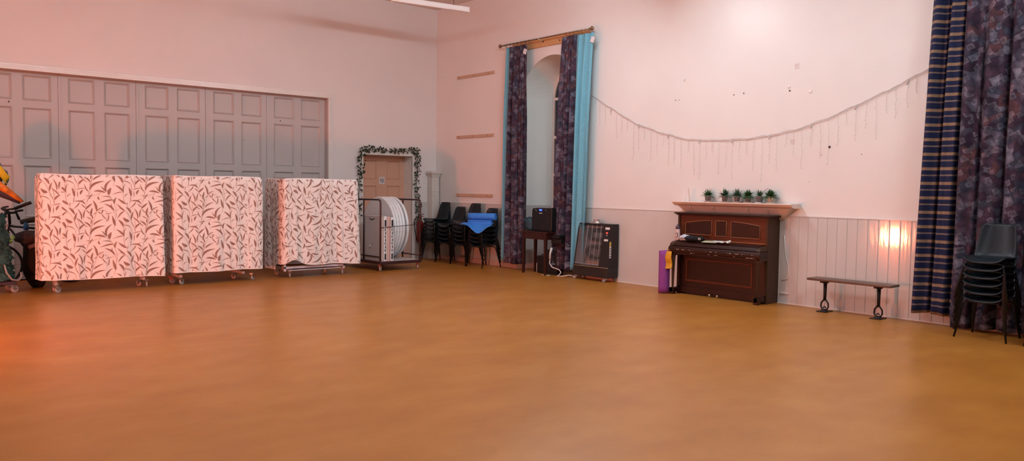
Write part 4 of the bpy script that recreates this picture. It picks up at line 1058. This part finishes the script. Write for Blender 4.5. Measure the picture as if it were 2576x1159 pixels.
plant(7.005, M['pot_grey'], M['plant2'], 'spiky succulent in mauve grey pot, leftmost of the close row of five', 60, .125, 2, sau=M['saucer'])
plant(6.79, M['pot_grey'], M['plant2'], 'upright spiky succulent on pink saucer, second in the close row', 60, .12, 3, .3)
plant(6.60, M['pot_grey'], M['plant'], 'dense dark green bushy succulent, middle of the close row', 120, .105, 4)
plant(6.41, M['pot_grey'], M['plant2'], 'sparse succulent with one long shoot in a wider grey pot', 34, .11, 5, .3, r0=.054, sau=M['white_plastic'], wild=True)
plant(6.235, M['pot_cream'], M['plant'], 'bright green succulent in a cream marbled pot, rightmost', 120, .12, 6, sau=M['trim'])

# string lights
g = thing('string_lights', 'thin grey icicle string lights drooping across the side wall', 'string lights', (XB-.02, 7.0, 0))
key = [(9.92, 3.28), (9.41, 3.0), (8.87, 2.72), (8.35, 2.55), (7.79, 2.41), (7.26, 2.385), (6.77, 2.38), (6.38, 2.41), (5.94, 2.48), (5.59, 2.57), (5.3, 2.67), (5.04, 2.77), (4.63, 2.93), (4.10, 3.18)]
rnd = random.Random(5); fine = []
def keyz(y):
    for (a, za), (c, zc) in zip(key, key[1:]):
        if c <= y <= a: return za+(zc-za)*(a-y)/(a-c)
    return key[-1][1]
yy = 9.92
while yy > 4.1: fine.append((0, yy-7, keyz(yy)+rnd.uniform(-.006, .006))); yy -= .06
b = MB(); b.tube(fine, .0045, 5); b.tube([(x-.004, y, z+.014*sin(i*.9)) for i, (x, y, z) in enumerate(fine)], .003, 5); b.build('main_wire', M['wire'], g)
yy = 9.82; i = 0
Ls = [.12, .42, .34, .12, .45, .30, .2, .62, .40, .22, .52, .38, .22, .50, .42, .48, .2, .55, .62, .3, .18, .52, .42, .6, .35, .24, .48, .66, .40, .52, .22, .36, .58, .3, .5, .64, .42, .2, .46, .36, .56, .28, .4, .34, .22, .3]
while yy > 4.2 and i < len(Ls):
    z0 = keyz(yy); l = Ls[i]; pts = []; x = yy
    for k in range(8):
        pts.append((0, x-7+rnd.uniform(-.008, .008), z0-l*k/7))
    b = MB(); b.tube(pts, .0017, 4)
    for q in pts[1:]:
        b.obox((q[0]-.004, q[1]+rnd.uniform(-.012, .012), q[2]), (.004, .007, .011), (rnd.uniform(-.8, .8), 0, 0))
    if i % 5 == 3: b.tube([(0, yy-7, z0+.01), (-.004, yy-7+.01, z0-.06)], .007, 5)
    b.build('light_strand', M['wire'], g); yy -= .125+rnd.uniform(-.02, .02); i += 1

# ------------------------------------------------------------------ bench
t = thing('bench', 'low dark wooden bench on two cast iron legs against the grooved dado', 'bench', (10.08, 4.92, 0))
b = MB(); b.box(-.13, .13, -.56, .56, .418, .45); b.build('seat_plank', M['bench'], t, bevel=.008)
for y in (.36, -.36):
    b = MB()
    b.tube([(0, y, .15), (0, y, .25), (0, y, .37)], [.020, .022, .024], 8)
    b.lathe([(.024, .37), (.03, .385), (.05, .395), (.055, .418)], (0, y, 0), 12)
    b.box(-.11, .11, y-.02, y+.02, .395, .418)
    loop = [(.0, .19), (.018, .155), (.048, .115), (.052, .065), (.03, .03), (-.03, .03), (-.052, .065), (-.048, .115), (-.018, .155)]
    b.tube([(0, y+q[0], q[1]) for q in loop], .0115, 8, closed=True)
    b.tube([(0, y-.02, .05), (0, y, .07), (0, y+.02, .05)], .009, 6)
    b.lathe([(.045, .0), (.05, .012), (.03, .028), (0, .03)], (0, y, 0), 14)
    b.box(-.10, .10, y-.065, y+.065, 0, .012)
    b.build('iron_leg', M['iron'], t)

# ------------------------------------------------------------------ left edge: bird puppet, green netting cart, bicycle
t = thing('bird_puppet', 'large bird puppet head with orange beak and yellow eye patch at the left edge', 'puppet', (1.655, 13.40, 1.164)); t.scale = (1.089,)*3
def head(u, v):
    a = 2*pi*u; p = pi*v
    return (-.02+.20*sin(p)*cos(a)*(1+.04*sin(5*a)), .16*sin(p)*sin(a), .50+.26*cos(p)*(1+.06*sin(3*a)))
b = MB(); b.grid(head, 28, 18, 0, True); b.lathe([(.06, -.07), (.055, .10), (.08, .24), (.13, .36)], (-.10, 0, 0), 18); b.build('head', M['bird_dark'], t)
b = MB(); b.grid(lambda u, v: (.16*u+.06+.02*sin(v*6), -.152+.10*u*u, .62-.13*v-.10*u+.03*sin(u*5)), 8, 6, 0, True); b.build('eye_patch', M['bird_yellow'], t, solid=.01)
b = MB(); b.tube([(-.05, -.12, .44), (.06, -.15, .38), (.18, -.15, .29), (.30, -.13, .19), (.375, -.12, .135)], [.07, .062, .045, .032, .016], 12); b.build('upper_beak', M['bird_orange'], t)
b = MB(); b.tube([(-.05, -.12, .33), (.08, -.12, .28), (.20, -.12, .21), (.345, -.11, .115)], [.075, .06, .045, .014], 12); b.build('lower_beak', M['bird_under'], t)
b = MB(); b.tube([(-.10, -.14, .36), (.03, -.165, .32), (.06, -.16, .24)], [.05, .045, .03], 10); b.build('beak_cheek', M['bird_orange'], t)
b = MB(); b.tube([(.10, -.10, .58), (.20, -.06, .52), (.22, -.04, .42), (.19, -.03, .34)], [.03, .022, .018, .01], 8); b.build('neck_feather', M['bird_dark'], t)
t = thing('netting_cart', 'wheeled cart draped in dark green leafy netting at the left edge', 'cart', (1.60, 13.42, 0)); t.scale = (1.06, 1, 1)
def net(u, v):
    a = 2*pi*u; r = .20+.13*v**.7+.018*sin(a*5+v*6)+.02*sin(v*23+a*3); z = 1.13-.93*v+.02*sin(a*7)
    return (r*cos(a), r*.8*sin(a), z)
b = MB(); b.grid(net, 60, 30, 0, True); b.lathe([(0, 1.13), (.2, 1.125)], n=20)
rnd = random.Random(4)
for k in range(260):
    a = rnd.uniform(-2.6, .9); v = rnd.uniform(0, 1); x, y, z = net((a/(2*pi)) % 1, v)
    ivy_leaf(b, (x*1.03, y*1.06-.012, z), rnd.uniform(.014, .030), rnd.uniform(0, 6), rnd.uniform(-1, 1))
b.build('green_netting', M['netting'], t)
b = MB(); ivy_leaf(b, (.31, -.16, .80), .035, .2, .3); ivy_leaf(b, (.29, -.17, .75), .025, 1.9, .3); b.build('lime_leaf', M['lime'], t)
b = MB(); b.tube([(.20, -.20, .42), (.22, -.24, .30), (.28, -.25, .20), (.36, -.22, .18), (.40, -.18, .22), (.40, -.14, .29)], .012, 8); b.build('hanging_rope', M['rope'], t)
b = MB(); b.box(-.30, .34, -.22, .22, .12, .17); b.box(-.25, .26, -.16, .16, .17, .30); b.build('cart_base', M['bird_under'], t, bevel=.01)
for x, y in ((.32, -.15), (-.2, -.15), (.3, .15)): castor(t, x-.03, y, .4, .05, M['chrome'], .12)
t = thing('bicycle', 'dark bicycle with raised handlebar standing behind the first covered table', 'bicycle', (2.26, 14.12, 0))
for x in (-.40, .58):
    b = MB(); b.tube([(x+.31*cos(2*pi*k/36), 0, .33+.31*sin(2*pi*k/36)) for k in range(36)], .018, 8, closed=True)
    for k in range(14): b.tube([(x, .0, .33), (x+.30*cos(2*pi*k/14), 0, .33+.30*sin(2*pi*k/14))], .0015, 3)
    b.build('bicycle_wheel', M['black_plastic'], t)
b = MB()
for a, c in (((-.40, 0, .33), (-.24, 0, .95)), ((-.24, 0, .88), (.10, 0, .36)), ((-.24, 0, .92), (.24, 0, .86)), ((.10, 0, .36), (.24, 0, .90)), ((.58, 0, .33), (.10, 0, .36)), ((.58, 0, .33), (.24, 0, .86))): b.tube([a, c], .016, 8)
b.build('bicycle_frame', M['iron'], t)
b = MB(); b.tube([(-.24, 0, .95), (-.25, 0, 1.13), (-.28, 0, 1.17)], .02, 8); b.tube([(-.28, -.0, 1.17), (-.30, .2, 1.20), (-.22, .28, 1.21)], .014, 8)
b.tube([(-.28, 0, 1.17), (-.20, -.16, 1.19), (-.08, -.25, 1.26)], .014, 8); b.tube([(-.34, -.02, 1.19), (-.30, -.14, 1.15), (-.33, -.16, 1.08)], .022, 8); b.tube([(-.3, -.02, 1.12), (-.17, -.1, 1.13), (-.13, -.1, 1.02)], .02, 8)
b.build('handlebar', M['iron'], t)
b = MB(); b.tube([(-.20, -.17, 1.19), (-.06, -.25, 1.26), (-.0, -.28, 1.285)], .024, 8); b.tube([(-.2, -.2, 1.15), (-.1, -.24, 1.17)], .016, 6); b.build('bar_grip', M['black_plastic'], t)
b = MB(); b.tube([(-.12, -.1, .98), (.0, -.1, 1.01), (.16, -.1, 1.03), (.26, -.1, 1.02)], [.035, .04, .05, .03], 8); b.tube([(.14, -.1, 1.0), (.15, -.05, .86)], .02, 8); b.build('saddle', mat('olive_saddle', (.05, .055, .045), .6), t)
b = MB(); b.lathe([(0, 0), (.035, 0), (.035, .09), (.02, .12), (0, .12)], (-.05, -.13, .86), 14); b.build('blue_bottle', mat('blue_bottle_plastic', (.05, .22, .5), .4), t)
t = thing('black_holdall', 'slumped black bag in front of the bicycle by the first covered table', 'bag', (2.19, 13.75, 0))
blob('bag_body', M['black_cloth'], t, (.12, 0, .42), (.20, .14, .42), 12, (30, 20), .10); blob('bag_flap', mat('charcoal_bag_flap', (.035, .033, .045), .8), t, (.02, -.03, .76), (.20, .15, .10), 15, (24, 14), .15)
b = MB(); b.obox((.08, -.16, .66), (.20, .01, .05), (0, -.35, 0)); b.build('bag_strap', mat('grey_strap', (.14, .11, .13), .7), t)

# ------------------------------------------------------------------ ceiling lights
def light_bar(name, label, loc, rz, lit, L=1.5, rod=True):
    t = thing(name, label, 'light fitting', loc, rz)
    b = MB(); b.prism([(-.028, -.045), (.028, -.045), (.040, -.02), (.034, .045), (-.034, .045), (-.040, -.02)], 'X', -L/2, L/2); b.build('fitting_body', M['fixture'], t, bevel=.003)
    b = MB()
    for s in (-1, 1): b.box(s*L/2-.006, s*L/2+.006, -.043, .043, -.05, .05)
    b.build('end_cap', M['fixture'], t, bevel=.003)
    for x in (-L*.3, L*.3):
        b = MB(); b.tube([(x, 0, .045), (x, 0, ZC-loc[2])], .006, 6); b.build('suspension_rod', M['brass'], t)
    if lit:
        b = MB(); b.prism([(-.040, -.058), (.040, -.058), (.050, -.03), (.050, -.002), (-.050, -.002), (-.050, -.03)], 'X', -L/2+.01, L/2-.01); b.build('lit_diffuser', lit, t)
    return t
light_bar('light_fitting', 'slim white unlit strip light hanging near the ceiling corner', (8.14, 11.785, 4.84), math.atan2(-.198, 1.308), False)
S1, S2, S3, S4, S5, S6 = 152, 140, 130, 130, 140, 66
for x, y, st, lab in ((7.84, 8.2, S1, 'lit white strip light above the middle of the hall near the piano wall'), (7.84, 1.0, S2, 'lit white strip light above the right of the camera'),
                  (3.6, 7.6, S3, 'lit white strip light above the left of the hall'), (2.9, 1.0, S4, 'lit white strip light just in front of the camera overhead'), (-3.2, 10.0, S5, 'lit white strip light at the far left of the hall'), (7.84, 4.6, S6, 'lit white strip light overhead between camera and piano')):
    light_bar('light_fitting', lab, (x, y, 4.84), 0, emit('lit_diffuser_%d' % int(y*10+x), (.86, 1.0, 1.07), st))

# ------------------------------------------------------------------ world, camera, view
w = bpy.data.worlds.new('world'); bpy.context.scene.world = w; w.use_nodes = True
w.node_tree.nodes['Background'].inputs[0].default_value = (.01, .012, .02, 1); w.node_tree.nodes['Background'].inputs[1].default_value = .3
yaw, pitch, roll = radians(40.6), radians(3.06), radians(.77)
fwd = Vector((sin(yaw)*cos(pitch), cos(yaw)*cos(pitch), -sin(pitch))); r = Vector((cos(yaw), -sin(yaw), 0)); u = r.cross(fwd)
r2 = r*cos(roll)+u*sin(roll); u2 = -r*sin(roll)+u*cos(roll)
cam = bpy.data.cameras.new('camera'); co = bpy.data.objects.new('camera', cam); C.objects.link(co)
mw = Matrix((r2, u2, -fwd)).transposed().to_4x4(); mw.translation = Vector((0, 0, 1.6)); co.matrix_world = mw
cam.sensor_width = 36; cam.lens = 36*1989/2576; cam.clip_start = .05; cam.clip_end = 100
sc = bpy.context.scene; sc.camera = co
sc.view_settings.view_transform = 'Standard'; sc.view_settings.look = 'None'; sc.view_settings.gamma = 1; sc.view_settings.exposure = 0
sc.view_settings.use_curve_mapping = False
